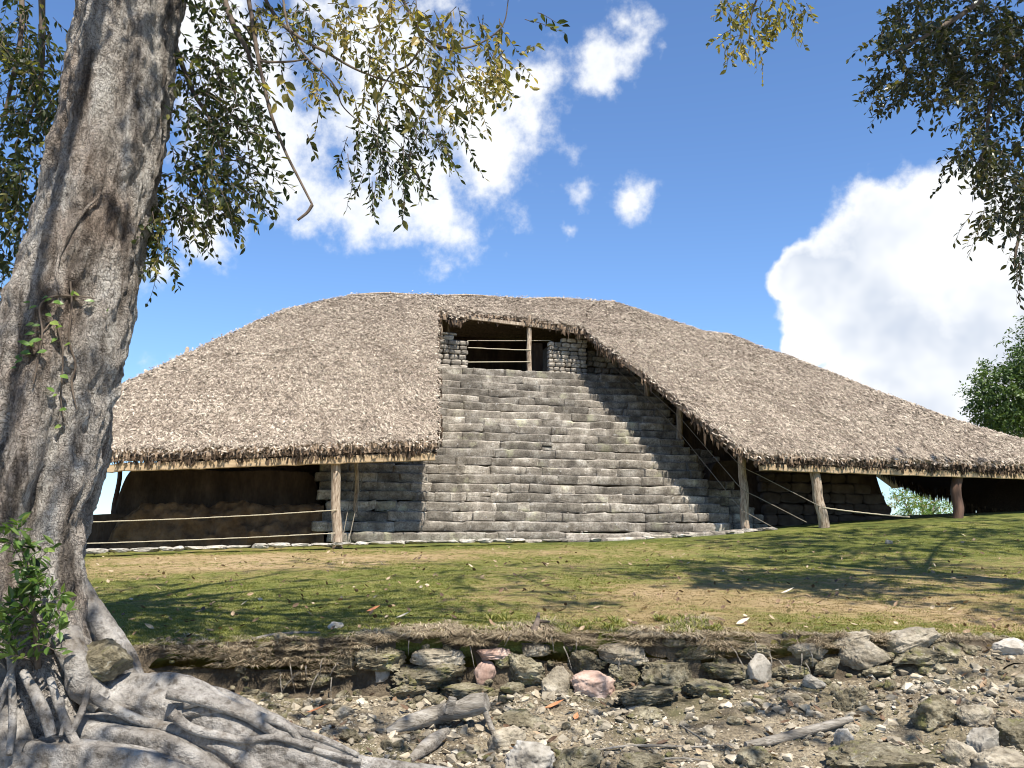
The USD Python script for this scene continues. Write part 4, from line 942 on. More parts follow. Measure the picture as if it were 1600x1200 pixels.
log('long_stick', [(1165, 1170, .03), (1210, 1164, .035), (1260, 1152, .04), (1310, 1140, .05), (1332, 1134, .05)], [.02, .034, .034, .03, .02], 'long pale grey stick lying across the gravel at right', 'stick', n=50, bump=.15)
log('thin_twig', [(935, 1176, .02), (985, 1172, .03), (1040, 1170, .02), (1090, 1174, .03), (1140, 1168, .02)], [.006, .010, .009, .008, .004], 'thin bare twig lying near the bottom centre', 'twig', n=40, bump=.1)
log('thin_twig', [(1062, 1136, .02), (1080, 1148, .02), (1100, 1160, .02)], [.004, .007, .004], 'short pale twig slanting down on the gravel right of centre', 'twig', n=20, bump=.1)
log('thin_twig', [(1000, 1196, .03), (1060, 1192, .03), (1110, 1196, .03)], [.006, .008, .005], 'bare twig along the bottom edge right of centre', 'twig', n=20, bump=.1)
log('broken_stump', [(832, 992, .0), (838, 985, .05), (842, 975, .10)], [.03, .028, .015], 'little broken stump sticking up at the lawn lip', 'stump', n=24, extra=[(.6, (.13, .0, .0), .02, .01), (.3, (-.03, -.1, .02), .02, .01)], m=M['twig'])

# ------------------------------------------------------------------ big tree on the left
tree = empty('leaning_tree'); tag(tree, 'big grey leaning tree with spreading roots at the left edge', 'tree')
TY = 6.3
SC = TY * .945 / FPX
T = np.array([(-420, 240, 176), (-200, 208, 182), (0, 175, 188), (100, 170, 190), (200, 154, 190), (300, 137, 196), (400, 118, 200), (500, 95, 224), (600, 68, 222), (700, 56, 228), (760, 44, 224), (800, 36, 214), (900, 32, 208), (960, 34, 216), (1020, 40, 250), (1100, 48, 300), (1180, 56, 360), (1300, 60, 420)], float)
def trunk_mesh(n=420, sides=300):
    py = np.linspace(-420, 1300, n)
    cx = np.interp(py, T[:, 0], T[:, 1]); w = np.interp(py, T[:, 0], T[:, 2])
    from scipy.ndimage import gaussian_filter1d
    cx, w = gaussian_filter1d(cx, 8, mode='nearest'), gaussian_filter1d(w, 8, mode='nearest')
    C = np.array([at(x, y, TY) for x, y in zip(cx, py)])
    C[:, 1] += np.interp(py, [-420, 1000], [.5, 0]); C[:, 0] -= .03
    th = np.linspace(0, 2 * np.pi, sides, endpoint=False)      # 0 = right, pi/2 = away, 3pi/2 = towards the camera
    R = (w / 2 * SC)[:, None] * np.ones(sides)[None]
    phi = (th + np.pi / 2 + np.pi) % (2 * np.pi) - np.pi         # 0 = towards the camera, positive to the right
    def groove(gx, depth, width):
        """a valley running down the front, at picture column gx(py)"""
        s = np.clip((np.interp(py, gx[0], gx[1]) - cx) / (w / 2), -.97, .97)
        a = np.arcsin(s)[:, None]
        dd = (phi[None] - a + np.pi) % (2 * np.pi) - np.pi
        return -np.interp(py, depth[0], depth[1])[:, None] * np.exp(-(dd / width) ** 2)
    D = groove(([380, 560, 700, 800, 900, 1000], [168, 150, 128, 100, 78, 70]), ([380, 520, 700, 850, 1050], [0, .13, .24, .34, .30]), .24)
    D += groove(([250, 450, 650, 800, 950], [85, 66, 44, 18, 0]), ([250, 450, 700, 950], [0, .06, .20, .28]), .28)
    D += groove(([-100, 200, 420], [232, 200, 172]), ([-100, 50, 250, 480], [0, .10, .10, .02]), .16)
    D += groove(([0, 300], [120, 90]), ([-50, 100, 300, 420], [0, .06, .05, 0]), .12)
    D += groove(([480, 700], [195, 158]), ([480, 560, 700, 760], [0, .08, .10, 0]), .14)
    for a in (1.9, 2.7, 3.6): D += -np.interp(py, [200, 900], [.04, .25])[:, None] * np.exp(-(((phi[None] - a + np.pi) % (2 * np.pi) - np.pi) / .25) ** 2)
    z = C[:, 2]
    P = np.stack([np.cos(th)[None] * R, np.sin(th)[None] * R, np.repeat(z[:, None], sides, 1)], -1)
    big = fbm(P * [2.2, 2.2, 1.0], 3, 31) - .5
    warp = P + .12 * np.stack([fbm(P * 3, 3, 40) - .5, fbm(P * 3, 3, 41) - .5, fbm(P * 3, 3, 42) - .5], -1)
    fis = 1 - np.abs(2 * fbm(warp * [10, 10, 1.3], 4, 32) - 1)        # ridged, drawn out up and down
    fine = fbm(P * [26, 26, 13], 4, 33) - .5
    mid = fbm(P * [11, 11, 6], 4, 35) - .5
    R = R * (1 + 1.25 * D + .18 * big) + .085 * (.82 - fis) + .040 * fine + .075 * mid
    V = C[:, None] + np.stack([np.cos(th)[None] * R, np.sin(th)[None] * R, np.zeros_like(R)], -1)
    i, j = np.meshgrid(np.arange(n - 1), np.arange(sides), indexing='ij')
    qd = np.stack([i * sides + j, (i + 1) * sides + j, (i + 1) * sides + (j + 1) % sides, i * sides + (j + 1) % sides], -1).reshape(-1, 4)
    return trimesh.Trimesh(V.reshape(-1, 3), np.vstack([qd[:, [0, 1, 2]], qd[:, [0, 2, 3]]]), process=False), C
tm, TC = trunk_mesh()
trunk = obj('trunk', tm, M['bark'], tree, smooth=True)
def root(pts, seed, n=90, sides=36, bump=.24, flute=0, squash=1.0, m=None, name='root'):
    n, sides = int(n * 1.5), int(sides * 1.6)
    P = np.array([at(px, py + (8 if r > 12 else 0), Y) for px, py, Y, r in pts]); r = [q_[3] * q_[2] * (.86 if q_[3] > 12 else 1.0) / FPX for q_ in pts]
    return obj(name, loft(P, r, n, sides, bump=bump, freq=6, stretch=3.5, seed=seed, flute=flute, fl=.10, squash=squash), m or M['root'], tree, smooth=True)
root([(60, 1075, 6.35, 60), (130, 1092, 6.2, 50), (195, 1093, 6.1, 45), (270, 1098, 6.05, 46), (340, 1125, 6.0, 46), (410, 1160, 6.0, 42), (480, 1185, 6.0, 36), (560, 1196, 6.05, 28), (640, 1210, 6.1, 26), (720, 1222, 6.1, 26), (800, 1240, 6.1, 20)], 1, 140, 60, bump=.30, flute=4)
root([(300, 1075, 6.25, 22), (360, 1092, 6.25, 20), (420, 1120, 6.25, 16), (470, 1150, 6.3, 12), (530, 1170, 6.35, 8)], 11, 60, 24)
root([(95, 850, 6.55, 16), (122, 920, 6.45, 22), (158, 972, 6.4, 24), (186, 1012, 6.35, 24), (203, 1050, 6.3, 22), (222, 1085, 6.2, 24), (250, 1110, 6.15, 20)], 2, 110, 40, bump=.25, flute=3)
root([(40, 1130, 6.0, 40), (120, 1140, 5.85, 28), (200, 1150, 5.8, 26), (270, 1165, 5.8, 28), (320, 1195, 5.8, 26), (370, 1230, 5.8, 26)], 3, 90, 32, flute=4)
root([(130, 1115, 6.0, 18), (200, 1122, 5.9, 14), (280, 1138, 5.88, 16), (340, 1150, 5.88, 18), (400, 1190, 5.9, 20), (470, 1225, 5.9, 20)], 4, 90, 28, flute=3)
root([(60, 1180, 5.7, 40), (150, 1178, 5.6, 30), (240, 1200, 5.6, 34), (330, 1240, 5.6, 30)], 5, 70, 28, flute=5)
root([(100, 985, 6.05, 26), (120, 1030, 5.95, 22), (128, 1062, 5.95, 26), (160, 1090, 6.0, 24)], 6, 50, 24)
root([(-40, 1000, 5.9, 40), (-10, 1080, 5.8, 34), (20, 1150, 5.7, 34), (50, 1230, 5.6, 40)], 7, 60, 28)
gr_ = np.random.default_rng(41)
for i in range(7):
    x0, y0 = gr_.uniform(120, 300), gr_.uniform(1085, 1150); k = gr_.uniform(.7, 1.3)
    pts = [(x0 + t * 230 * k + gr_.normal(0, 8), y0 + t * 70 * k + 14 * math.sin(t * 5 + i) + gr_.normal(0, 5), 5.90 - .02 * i + .10 * t, 9 - 5 * t) for t in np.linspace(0, 1, 6)]
    root(pts, 60 + i, 50, 12, bump=.25, name='surface_root')
# thin aerial roots
for i, pts in enumerate([[(78, 1060, 5.75, 5), (95, 1110, 5.68, 7), (118, 1160, 5.6, 7), (140, 1185, 5.55, 6)], [(36, 1050, 5.75, 6), (58, 1090, 5.65, 9), (72, 1120, 5.6, 9), (80, 1150, 5.6, 8)], [(0, 1090, 5.7, 4), (16, 1050, 5.7, 4), (28, 1010, 5.75, 4), (30, 980, 5.85, 3)], [(-4, 1120, 5.65, 3), (10, 1075, 5.68, 3), (25, 1025, 5.75, 3)], [(14, 1180, 5.5, 5), (20, 1120, 5.6, 6), (18, 1060, 5.7, 5), (12, 1000, 5.85, 4)], [(95, 1150, 5.6, 3), (100, 1120, 5.66, 3), (96, 1090, 5.7, 3)], [(140, 1070, 5.8, 4), (128, 1110, 5.7, 5), (110, 1150, 5.6, 4)]]):
    root(pts, 20 + i, 40, 12, bump=.1, name='aerial_root')
# vine stem clinging to the trunk, with a broken loop
from scipy.spatial import cKDTree
tv = np.array(tm.vertices); tn = np.array(tm.vertex_normals)
facing = np.einsum('ij,ij->i', tn, tv - EYEP) < 0
if facing.mean() > .75 or facing.mean() < .25: facing = tv[:, 1] < TY
tv = tv[facing]; dv = tv - EYEP
tk = cKDTree(np.column_stack([800 + FPX * dv[:, 0] / (dv @ F_), 600 - FPX * (dv @ U_) / (dv @ F_)]))
def on_trunk(px, py, lift=.012):
    """point on the trunk's bark facing the path"""
    k = tk.query((px, py), 6)[1]; P = tv[k[np.argmin(tv[k][:, 1])]]
    return at(px, py, P[1] - lift)
def stem(pts, r, name, host, m=M['twig']):
    return obj(name, loft(np.array([on_trunk(*p) for p in pts]), [r] * (len(pts) - 1) + [r * .5], 8 * len(pts), 10, bump=.15, freq=9), m, host, smooth=True)
stem([(160, 292), (152, 310), (135, 325), (118, 350), (105, 375), (93, 400), (88, 430), (94, 460)], .010, 'climbing_stem', tree, M['bark'])
stem([(110, 440), (112, 480), (108, 530), (118, 570), (112, 600), (120, 640)], .007, 'climbing_stem', tree, M['twig'])
tag(obj('mossy_block', (lambda m: (m.apply_translation(at(165, 1030, 6.05)), m)[1])(rock((.36, .3, .26), 91, 4, 8, rough=.14, blocky=.7)), M['mossy'], smooth=True), 'mossy stone gripped between trunk and flared root', 'rock')

# leaves: twig sprays
class Spray:
    def __init__(self): self.b, self.d, self.n, self.l, self.w, self.st = [], [], [], [], [], []
    def twig(self, g, p, d, L, n, ln, wd, sag_=.6, stem_r=.0035, hang=.35):
        d = unit(np.asarray(d, float)); c = [np.asarray(p, float)]
        for k in range(6):
            d = unit(d + np.array([0, 0, -sag_ / 6]) + g.normal(0, .10, 3)); c.append(c[-1] + d * L / 6)
        c = np.array(c)
        if stem_r: self.st.append(loft(c, np.linspace(stem_r, stem_r * .4, 7), 8, 4, cap=False))
        for k in range(n):
            t = .12 + .88 * k / max(n - 1, 1); i = min(int(t * 6), 5); q_ = c[i] + (c[i + 1] - c[i]) * (t * 6 - i); tg = unit(c[i + 1] - c[i])
            s = unit(np.cross(tg, g.normal(size=3)))
            ld = unit(tg * g.uniform(.2, .9) + s * g.uniform(.6, 1.2) + np.array([0, 0, -hang * g.uniform(.2, 1.6)]))
            self.b.append(q_); self.d.append(ld); self.n.append(unit(g.normal(size=3) * .6 + [0, 0, 1.0])); self.l.append(ln * g.uniform(.65, 1.25)); self.w.append(wd * g.uniform(.75, 1.25))
    def mesh(self, sel=None):
        s = np.arange(len(self.b)) if sel is None else sel
        return leaf_mesh(np.array(self.b)[s], np.array(self.d)[s], np.array(self.n)[s], np.array(self.l)[s], np.array(self.w)[s])
def fill(sp, g, blobs, ln, wd, nleaf=(9, 15), L=(.25, .55), depth=.5, hang=.22, mult=1.0):
    for (cx, cy, rx, ry, Y, n, dx, dz) in blobs:
        for _ in range(int(n * mult)):
            a, r = g.uniform(0, 6.28), math.sqrt(g.uniform(0, 1))
            p = at(cx + rx * r * math.cos(a), cy + ry * r * math.sin(a), Y + g.uniform(-depth, depth))
            sp.twig(g, p, np.array([dx + g.normal(0, .5), g.normal(0, .5), dz + g.normal(0, .4)]), g.uniform(*L), int(g.integers(*nleaf)), ln, wd, hang=hang)
g = np.random.default_rng(123)
dark, olive = Spray(), Spray()
fill(dark, g, [(330, 40, 70, 60, 6.9, 42, .3, -.3), (300, 130, 50, 60, 6.9, 34, .3, -.4), (345, 150, 70, 60, 6.8, 40, .4, -.4), (310, 240, 50, 50, 6.9, 34, .4, -.4), (350, 270, 45, 40, 6.7, 30, .5, -.4), (290, 310, 40, 35, 7.0, 26, .4, -.4), (250, 350, 25, 30, 7.1, 16, .2, -.6),
               (375, 210, 40, 40, 6.7, 16, .5, -.3), (440, 40, 60, 50, 7.0, 16, .4, -.4), (250, 300, 30, 40, 7.1, 18, .3, -.5), (360, 305, 26, 22, 6.6, 10, .6, -.3), (255, 385, 10, 18, 7.0, 4, .1, -.9)], .070, .034, mult=1.02)
fill(dark, g, [(30, 60, 60, 80, 7.6, 44, -.1, -.5), (40, 200, 60, 80, 7.7, 44, -.1, -.5), (10, 320, 40, 70, 7.7, 34, 0, -.6), (70, 120, 40, 90, 7.8, 20, 0, -.6), (0, 420, 16, 40, 7.6, 10, 0, -.8)], .080, .040, mult=1.45)
fill(olive, g, [(470, 30, 90, 50, 6.8, 24, .3, -.4), (600, 40, 110, 60, 6.6, 40, .4, -.5), (720, 60, 80, 60, 6.5, 30, .4, -.5), (560, 130, 100, 50, 6.7, 28, .4, -.5), (680, 140, 80, 50, 6.6, 28, .4, -.6), (780, 90, 34, 40, 6.5, 12, .5, -.4), (640, 30, 50, 30, 6.4, 18, .2, -.5)], .062, .030, L=(.2, .45), mult=.95)
fill(dark, g, [(590, 190, 60, 45, 6.6, 20, .3, -.7), (640, 215, 60, 40, 6.6, 22, .2, -.8), (560, 230, 40, 40, 6.7, 8, .2, -.8), (690, 195, 40, 30, 6.6, 8, .4, -.7), (620, 255, 30, 30, 6.6, 8, .2, -.9), (570, 275, 30, 25, 6.6, 4, 0, -.9)], .058, .027, L=(.2, .4), mult=1.0)
# single sprays that hang clear
for p, d, L, n in [(at(640, 245, 6.5), (.02, 0, -1), .50, 14), (at(632, 300, 6.5), (-.02, 0, -1), .27, 7), (at(600, 245, 6.6), (-.1, 0, -1), .26, 6), (at(575, 255, 6.6), (.1, 0, -1), .24, 6), (at(720, 170, 6.5), (.3, 0, -1), .3, 6), (at(690, 195, 6.5), (.3, 0, -1), .25, 6), (at(735, 185, 6.5), (.5, 0, -.6), .2, 4),
                   (at(820, 30, 6.5), (1, 0, -.25), .35, 8), (at(840, 20, 6.5), (1, 0, -.3), .22, 5), (at(770, 140, 6.5), (.2, 0, -1), .16, 4), (at(380, 300, 6.6), (.5, 0, -.6), .22, 6), (at(355, 330, 6.6), (.7, 0, -.5), .2, 6), (at(425, 265, 6.6), (1, 0, -.1), .12, 2), (at(245, 390, 6.9), (.3, 0, -.9), .22, 5), (at(480, 210, 6.7), (.3, 0, -.6), .2, 5)]:
    (dark).twig(g, p, d, L, n, .080, .042, sag_=.2)
for p, d, L, n in [(at(705, 20, 6.1), (.1, 0, -1), .28, 10), (at(650, 0, 6.1), (0, 0, -1), .35, 12), (at(400, 125, 6.3), (.6, 0, -.5), .25, 7), (at(440, 110, 6.3), (.4, 0, -.8), .25, 7), (at(790, 100, 6.3), (.2, 0, -1), .25, 8), (at(630, 150, 6.3), (.3, 0, -1), .25, 8), (at(575, 110, 6.3), (.2, 0, -.9), .25, 7), (at(700, 120, 6.3), (.2, 0, -1), .28, 8)]:
    olive.twig(g, p, d, L, n, .105, .06, sag_=.3)
# upper crown above the picture: it throws the shade on the lawn
upper = Spray()
def crown(sp, g, c, r, n, ln, wd, nleaf=14, L=.8):
    for _ in range(n):
        d = unit(g.normal(size=3)); p = np.asarray(c) + d * np.asarray(r) * g.uniform(.25, 1.0) ** .6
        sp.twig(g, p, d + np.array([0, 0, -.3]), L * g.uniform(.6, 1.2), nleaf, ln, wd, stem_r=0)
for c, r, n in [((-3.0, 5.6, 9.6), (1.8, 1.6, 1.0), 150), ((-.9, 5.4, 9.2), (1.6, 1.3, .9), 130), ((1.6, 6.0, 9.8), (1.6, 1.2, .9), 90), ((-2.0, 7.4, 10.4), (2.0, 1.2, .9), 80), ((2.6, 8.6, 11.6), (2.6, 1.2, .9), 80), ((-6, 4.0, 9.5), (2.2, 2.2, 1.2), 90), ((-4.2, 3.0, 8.6), (1.3, 1.2, .8), 40), ((-1.5, 1.1, 6.9), (1.5, 1.0, .7), 60), ((-3.0, 1.0, 7.0), (1.3, 1.0, .7), 60), ((-1.4, 2.9, 9.0), (1.2, .9, .7), 30), ((2.4, 3.2, 7.4), (2.2, .8, .6), 34), ((.2, 3.4, 7.2), (1.3, .8, .5), 26), ((5.4, 3.0, 8.2), (1.6, .9, .6), 18), ((-.3, 9.5, 12.6), (1.6, 1.0, .8), 40)]:
    crown(upper, g, c, r, int(n * .85), .14, .07)
near = np.array([np.linalg.norm(np.array(b) - EYEP) for b in olive.b]); order = np.argsort(near)[:130]
rest = np.setdiff1d(np.arange(len(olive.b)), order)
for i in order: obj('leaf', olive.mesh([i]), M['leaf_olive'], tree)
nd = np.array([np.linalg.norm(np.array(b) - EYEP) for b in dark.b]); order2 = np.argsort(nd)[:150]; rest2 = np.setdiff1d(np.arange(len(dark.b)), order2)
for i in order2: obj('leaf', dark.mesh([i]), M['leaf_green'], tree)
print('tree leaves', len(olive.b), len(dark.b), len(upper.b))
tag(obj('crown', olive.mesh(rest), M['leaf_olive'], tree), 'olive and yellowing leaves against the white cloud', kind='stuff')
tag(obj('crown', dark.mesh(rest2), M['leaf_green'], tree), 'dark green leaves right and left of the trunk', kind='stuff')
tag(obj('crown', upper.mesh(), M['leaf_green'], tree), kind='stuff')
tag(obj('twigs', join(olive.st + dark.st), M['twig'], tree), kind='stuff')
def limb(pts, r0, r1, name='branch', m=M['twig'], n=50):
    P = np.array([at(*q_) for q_ in pts])
    return obj(name, loft(P, np.linspace(r0, r1, len(pts)), n, 12, bump=.15, freq=8, seed=len(pts)), m, tree, smooth=True)
limb([(378, -60, 6.8), (392, 20, 6.7), (404, 95, 6.6), (412, 130, 6.6), (424, 180, 6.5), (445, 235, 6.5), (470, 285, 6.45), (488, 320, 6.45)], .019, .008)
limb([(488, 320, 6.45), (480, 332, 6.45), (465, 344, 6.45)], .013, .009)
limb([(404, 95, 6.6), (425, 97, 6.55), (455, 96, 6.5), (480, 92, 6.5)], .012, .006)
limb([(390, -50, 6.9), (430, 25, 6.8), (470, 60, 6.7), (510, 82, 6.65), (560, 110, 6.6), (620, 130, 6.6), (680, 138, 6.5)], .017, .005)
limb([(600, -60, 6.7), (640, 20, 6.6), (665, 60, 6.6), (700, 75, 6.5), (745, 70, 6.5), (785, 40, 6.5), (795, -5, 6.5)], .014, .004)
limb([(330, -60, 7.0), (365, 40, 6.9), (385, 75, 6.8), (395, 110, 6.8)], .03, .012)
limb([(440, -20, 6.6), (450, 40, 6.5), (475, 85, 6.5), (520, 130, 6.5), (535, 165, 6.5), (560, 190, 6.5)], .010, .004)
limb([(660, 70, 6.6), (640, 100, 6.6), (610, 118, 6.6), (590, 160, 6.6), (600, 200, 6.6), (640, 245, 6.5)], .010, .003)
limb([(240, -40, 7.2), (270, 60, 7.1), (300, 140, 7.0), (330, 190, 6.9), (350, 250, 6.8)], .03, .008)
limb([(64, -60, 7.8), (66, 60, 7.8), (62, 130, 7.8), (40, 200, 7.8)], .035, .012)
limb([(30, -60, 7.9), (34, 40, 7.8), (18, 130, 7.8), (4, 190, 7.8)], .03, .012)
# main limbs above the picture that carry the crown
top_c = TC[0]
for q_ in [(-3.4, 5.6, 9.6), (-.9, 5.4, 9.2), (1.6, 6.0, 9.6), (-2.0, 7.6, 10.4), (2.4, 8.4, 11.4), (-6, 4.0, 9.4), (-4.2, 3.0, 8.5), (-.3, 9.5, 12.3), (-1.6, 1.0, 6.9), (2.4, 3.2, 7.3), (5.2, 3.0, 8.1)]:
    q_ = np.array(q_); obj('limb', loft(np.array([top_c + [0, 0, -.25], top_c * .6 + q_ * .4 + [0, 0, .5], q_]), [.13, .06, .02], 30, 12, bump=.1), M['bark'], tree, smooth=True)
obj('limb', loft(np.array([top_c, at(380, -120, 6.8) , at(378, -60, 6.8)]), [.1, .06, .03], 20, 10), M['twig'], tree, smooth=True)

# vine leaves and the shrub at the trunk
vine = empty('climbing_vine'); tag(vine, 'small bright green vine clinging to the lit trunk', 'vine')
stem([(52, 600), (60, 560), (66, 520), (62, 480), (80, 464), (110, 462), (150, 466)], .006, 'stem', vine)
stem([(66, 520), (85, 500), (92, 520), (98, 550), (97, 590), (95, 620), (100, 660)], .005, 'stem', vine)
g = np.random.default_rng(321)
for px, py, s in [(104, 475, 1.2), (118, 462, 1.0), (130, 464, 1.2), (152, 471, 1.1), (70, 466, .9), (85, 466, .9), (52, 472, .8), (62, 478, .9), (82, 503, 1.3), (68, 508, 1.0), (90, 512, 1.1), (70, 530, 1.5), (95, 528, 1.2), (104, 540, 1.1), (44, 534, 1.3), (52, 540, 1.4), (36, 550, 1.4), (28, 556, 1.2), (40, 562, 1.0), (20, 575, .9), (98, 586, 1.2), (90, 612, 1.0), (94, 616, .8), (97, 640, 1.0), (103, 643, .8), (101, 664, .9), (172, 487, .8), (58, 505, 1.0), (78, 548, 1.1), (88, 470, 1.0), (60, 520, 1.2), (75, 490, .9)]:
    a = g.uniform(-.6, 3.7); d = np.array([[math.cos(a), -.35, math.sin(a) * .5 - .3]])
    obj('leaf', leaf_mesh([on_trunk(px - 4, py, .03)], d, [[g.normal(0, .3), -.8, .7]], .062 * s, .042 * s), M['leaf_bright'], vine)
shrub = empty('trunk_shrub'); tag(shrub, 'leafy green shrub sprouting at the foot of the leaning tree', 'shrub')
sp = Spray()
for (cx, cy, rx, ry, n) in [(42, 890, 24, 36, 10), (52, 940, 34, 36, 16), (40, 980, 36, 36, 15), (66, 985, 26, 28, 9), (35, 1025, 30, 25, 10), (30, 850, 16, 24, 6)]:
    for _ in range(n):
        a, r = g.uniform(0, 6.28), math.sqrt(g.uniform(0, 1))
        p = at(cx + rx * r * math.cos(a), cy + ry * r * math.sin(a), 5.72 + g.uniform(-.15, .12))
        sp.twig(g, p, (g.normal(.1, .5), g.normal(-.3, .4), g.uniform(.1, 1)), g.uniform(.10, .22), int(g.integers(6, 10)), .085, .036, sag_=.1, hang=.1)
idx = g.permutation(len(sp.b)); hero = idx[:220]
for i in hero: obj('leaf', sp.mesh([i]), M['leaf_bright'] if g.uniform() < .85 else M['leaf_green'], shrub)
tag(obj('foliage', sp.mesh(idx[220:]), M['leaf_shrub'], shrub), kind='stuff')
obj('stem', join(sp.st + [loft(np.array([at(60, 1050, 5.9), at(55, 980, 5.75), at(45, 900, 5.72), at(30, 840, 5.75)]), [.02, .016, .012, .006], 24, 8)]), M['twig'], shrub)

# ------------------------------------------------------------------ tree at the right whose branches hang in
rtree = empty('overhanging_tree'); tag(rtree, 'dark leafy tree reaching in from the upper right corner', 'tree')
g = np.random.default_rng(555)
rs = Spray()
fill(rs, g, [(1400, 130, 36, 34, 9.2, 14, -.5, -.3), (1420, 60, 50, 40, 9.2, 24, -.4, -.2), (1470, 100, 70, 70, 9.4, 46, -.3, -.4), (1540, 60, 80, 70, 9.4, 60, -.2, -.4), (1480, 20, 90, 40, 9.5, 36, -.2, -.3), (1560, 160, 60, 60, 9.4, 40, -.2, -.5), (1530, 240, 36, 40, 9.2, 20, -.4, -.5), (1580, 260, 40, 60, 9.4, 34, -.2, -.5), (1590, 320, 24, 36, 9.4, 13, -.2, -.6), (1545, 335, 16, 18, 9.2, 4, -.5, -.5), (1598, 385, 10, 24, 9.3, 5, -.1, -.8), (1650, 170, 60, 170, 9.6, 60, 0, -.4), (1610, 80, 60, 80, 9.5, 40, 0, -.4)], .080, .040, L=(.2, .45), depth=.6, mult=2.0, hang=.1)
for p, d in [(at(1520, 330, 9.0), (-.4, 0, -.6)), (at(1530, 345, 9.0), (-.3, 0, -.9)), (at(1590, 420, 9.0), (-.1, 0, -1)), (at(1380, 110, 9.0), (-.5, 0, -.5)), (at(1592, 410, 9.0), (.1, 0, -1))]: rs.twig(g, p, d, .4, 9, .075, .028)
far_ = Spray()
for c, r, n in [((8.0, 8.0, 13.2), (2.4, 1.8, 1.4), 170), ((11.5, 12.0, 14.0), (3.2, 3.0, 1.6), 210), ((6.2, 7.2, 11.8), (1.4, 1.2, .9), 70), ((14.5, 15, 14.5), (3, 3, 1.6), 120), ((8.8, 5.6, 10.5), (2, 1.6, 1.6), 90), ((9.0, 12.5, 15.5), (1.6, 1.4, .8), 50)]:
    crown(far_, g, c, r, int(n * 1.5), .17, .10)
ro = np.argsort([np.linalg.norm(np.array(b) - EYEP) for b in rs.b])
for i in ro[:260]: obj('leaf', rs.mesh([i]), M['leaf_right'], rtree)
tag(obj('crown', rs.mesh(ro[260:]), M['leaf_right'], rtree), kind='stuff')
tag(obj('crown', far_.mesh(), M['leaf_right'], rtree), kind='stuff')
tag(obj('twigs', join(rs.st), M['twig'], rtree), kind='stuff')
RT = np.array([8.4, 9.4, 0.0]); RT[2] = h(RT[0], RT[1]) + EYE - .2
obj('trunk', loft(np.array([RT, RT + [.1, 0, 4], RT + [-.1, .2, 8], RT + [-.2, .2, 11.5]]), [.38, .30, .24, .12], 60, 20, bump=.12, freq=3), M['bark'], rtree, smooth=True)
for q_ in [(8, 8, 12.8), (11.5, 12, 13.6), (6.2, 7.2, 11.6), (14.5, 15, 14.2), (8.8, 5.6, 10.2)]:
    obj('limb', loft(np.array([RT + [-.1, .2, 8.0], (RT + [-.1, .2, 9.0]) * .5 + np.array(q_) * .5, np.array(q_)]), [.07, .035, .015], 24, 10, bump=.1), M['bark'], rtree, smooth=True)
def rlimb(pts, r0, r1): return obj('branch', loft(np.array([at(*q_) if len(q_) == 3 and q_[1] is not None else q_ for q_ in pts]), np.linspace(r0, r1, len(pts)), 40, 10, bump=.12, freq=8), M['twig'], rtree, smooth=True)
rlimb([(1760, -160, 9.4), (1600, -60, 9.3), (1520, 10, 9.2), (1470, 42, 9.1), (1430, 65, 9.0), (1390, 85, 9.0)], .05, .008)
rlimb([(1760, -100, 9.5), (1640, 40, 9.4), (1560, 120, 9.3), (1540, 220, 9.2), (1530, 260, 9.2)], .05, .008)
rlimb([(1760, 60, 9.6), (1680, 180, 9.5), (1620, 280, 9.4), (1590, 380, 9.3), (1585, 420, 9.3)], .05, .006)
obj('limb', loft(np.array([RT + [0, .1, 5.0], at(1800, -60, 9.5), at(1760, -130, 9.45)]), [.12, .08, .05], 20, 10), M['bark'], rtree, smooth=True)
# sprig hanging at the top, between the trees
sprig = empty('hanging_branch'); tag(sprig, 'slender branch tip with brownish leaves hanging from the top edge', 'branch')
sg = Spray(); g = np.random.default_rng(777)
fill(sg, g, [(1150, 20, 28, 30, 7.2, 12, -.1, -.7), (1200, 10, 34, 24, 7.2, 12, 0, -.7), (1240, 15, 26, 22, 7.2, 9, .2, -.6), (1150, 70, 16, 20, 7.2, 6, 0, -.8), (1190, 45, 22, 16, 7.2, 6, .1, -.8)], .062, .032, nleaf=(7, 11), L=(.12, .25), depth=.25, mult=1.3)
for p, d in [(at(1180, 75, 7.2), (.25, 0, -1)), (at(1190, 95, 7.2), (0, 0, -1)), (at(1235, 30, 7.2), (.4, 0, -.9))]: sg.twig(g, p, d, .2, 6, .05, .018)
for i in range(len(sg.b)): 
    if i % 3 == 0: obj('leaf', sg.mesh([i]), M['leaf_olive'], sprig)
tag(obj('foliage', sg.mesh([i for i in range(len(sg.b)) if i % 3]), M['leaf_olive'], sprig), kind='stuff')
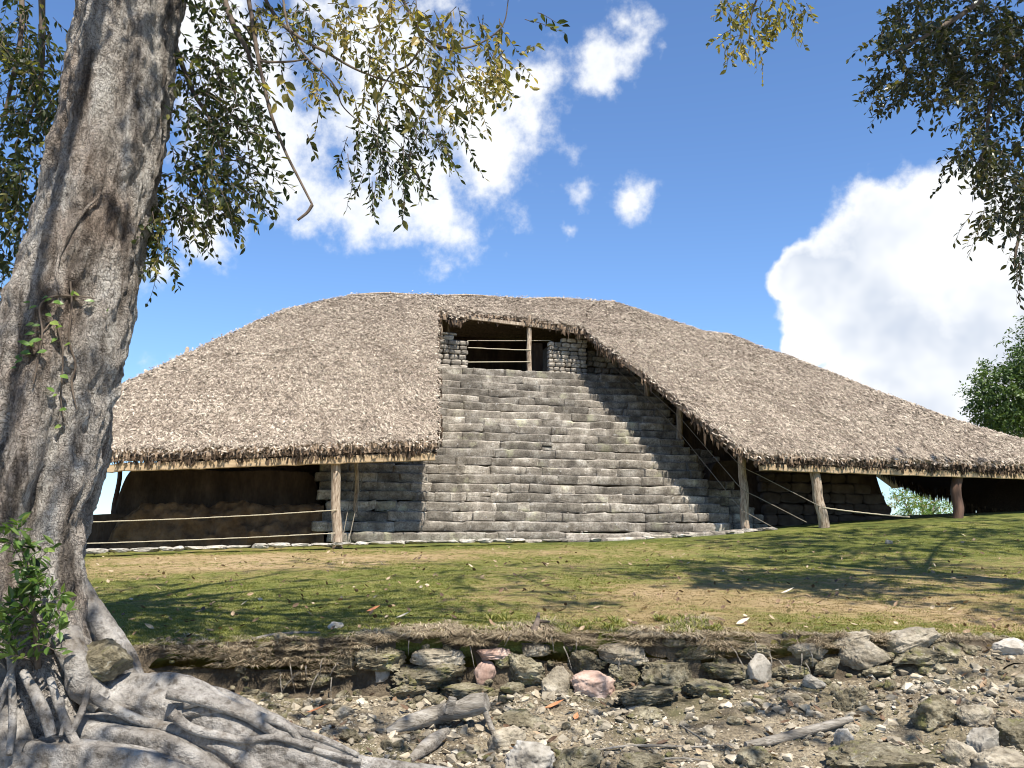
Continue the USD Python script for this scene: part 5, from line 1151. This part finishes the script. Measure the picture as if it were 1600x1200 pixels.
obj('stem', join(sg.st + [loft(np.array([at(1230, -700, 7.6), at(1215, -250, 7.4), at(1200, -60, 7.25), at(1175, 20, 7.2), at(1170, 70, 7.2)]), [.03, .02, .013, .007, .003], 40, 8)]), M['twig'], sprig)

# ------------------------------------------------------------------ trees and bushes beyond
def bush(name, label, cat, c, r, n, ln, m, seed, trunk_h=None, group=None):
    g = np.random.default_rng(seed); x = empty(name); tag(x, label, cat, group)
    sp = Spray()
    lobes = [np.asarray(c) + unit(g.normal(size=3)) * np.asarray(r) * g.uniform(.3, .75) for _ in range(14)]
    for _ in range(n):
        q_ = lobes[g.integers(0, 14)]; d = unit(g.normal(size=3)); p = q_ + d * np.asarray(r) * .42 * g.uniform(.5, 1.05)
        sp.twig(g, p, d + np.array([0, 0, .1]), ln * 4 * g.uniform(.6, 1.2), 11, ln, ln * .45, stem_r=0, hang=.2)
    tag(obj('crown', sp.mesh(), m, x), kind='stuff')
    base = np.array([c[0], c[1], h(c[0], c[1]) + EYE - .2])
    obj('trunk', loft(np.array([base, base * .5 + np.asarray(c) * .5, np.asarray(c)]), [.05 * r[2] + .04, .04 * r[2] + .03, .03], 16, 8), M['bark'], x, smooth=True)
    for q_ in lobes[:5]: obj('limb', loft(np.array([base * .4 + np.asarray(c) * .6, (base * .3 + np.asarray(c) * .7 + q_) / 2, q_]), [.04, .03, .012], 10, 6), M['bark'], x, smooth=True)
bush('rounded_tree', 'bushy green tree rising behind the right end of the thatch', 'tree', at(1608, 622, 42), (2.4, 2.6, 3.2), 2600, .18, M['leaf_far'], 901)
bush('far_shrub', 'pale green shrub seen under the right eave beyond the pyramid', 'shrub', at(1455, 800, 40), (1.3, 1.3, .75), 240, .10, M['leaf_bright'], 902)
bush('far_shrub', 'light shrub glimpsed beside the reddish post under the eave', 'shrub', at(1420, 790, 41), (.8, .9, 1.0), 120, .10, M['leaf_bright'], 903)
bush('far_tree', 'low sparse tree far beyond the right eave', 'tree', at(1440, 775, 60), (2.2, 2.2, 1.5), 200, .14, M['leaf_olive'], 904)
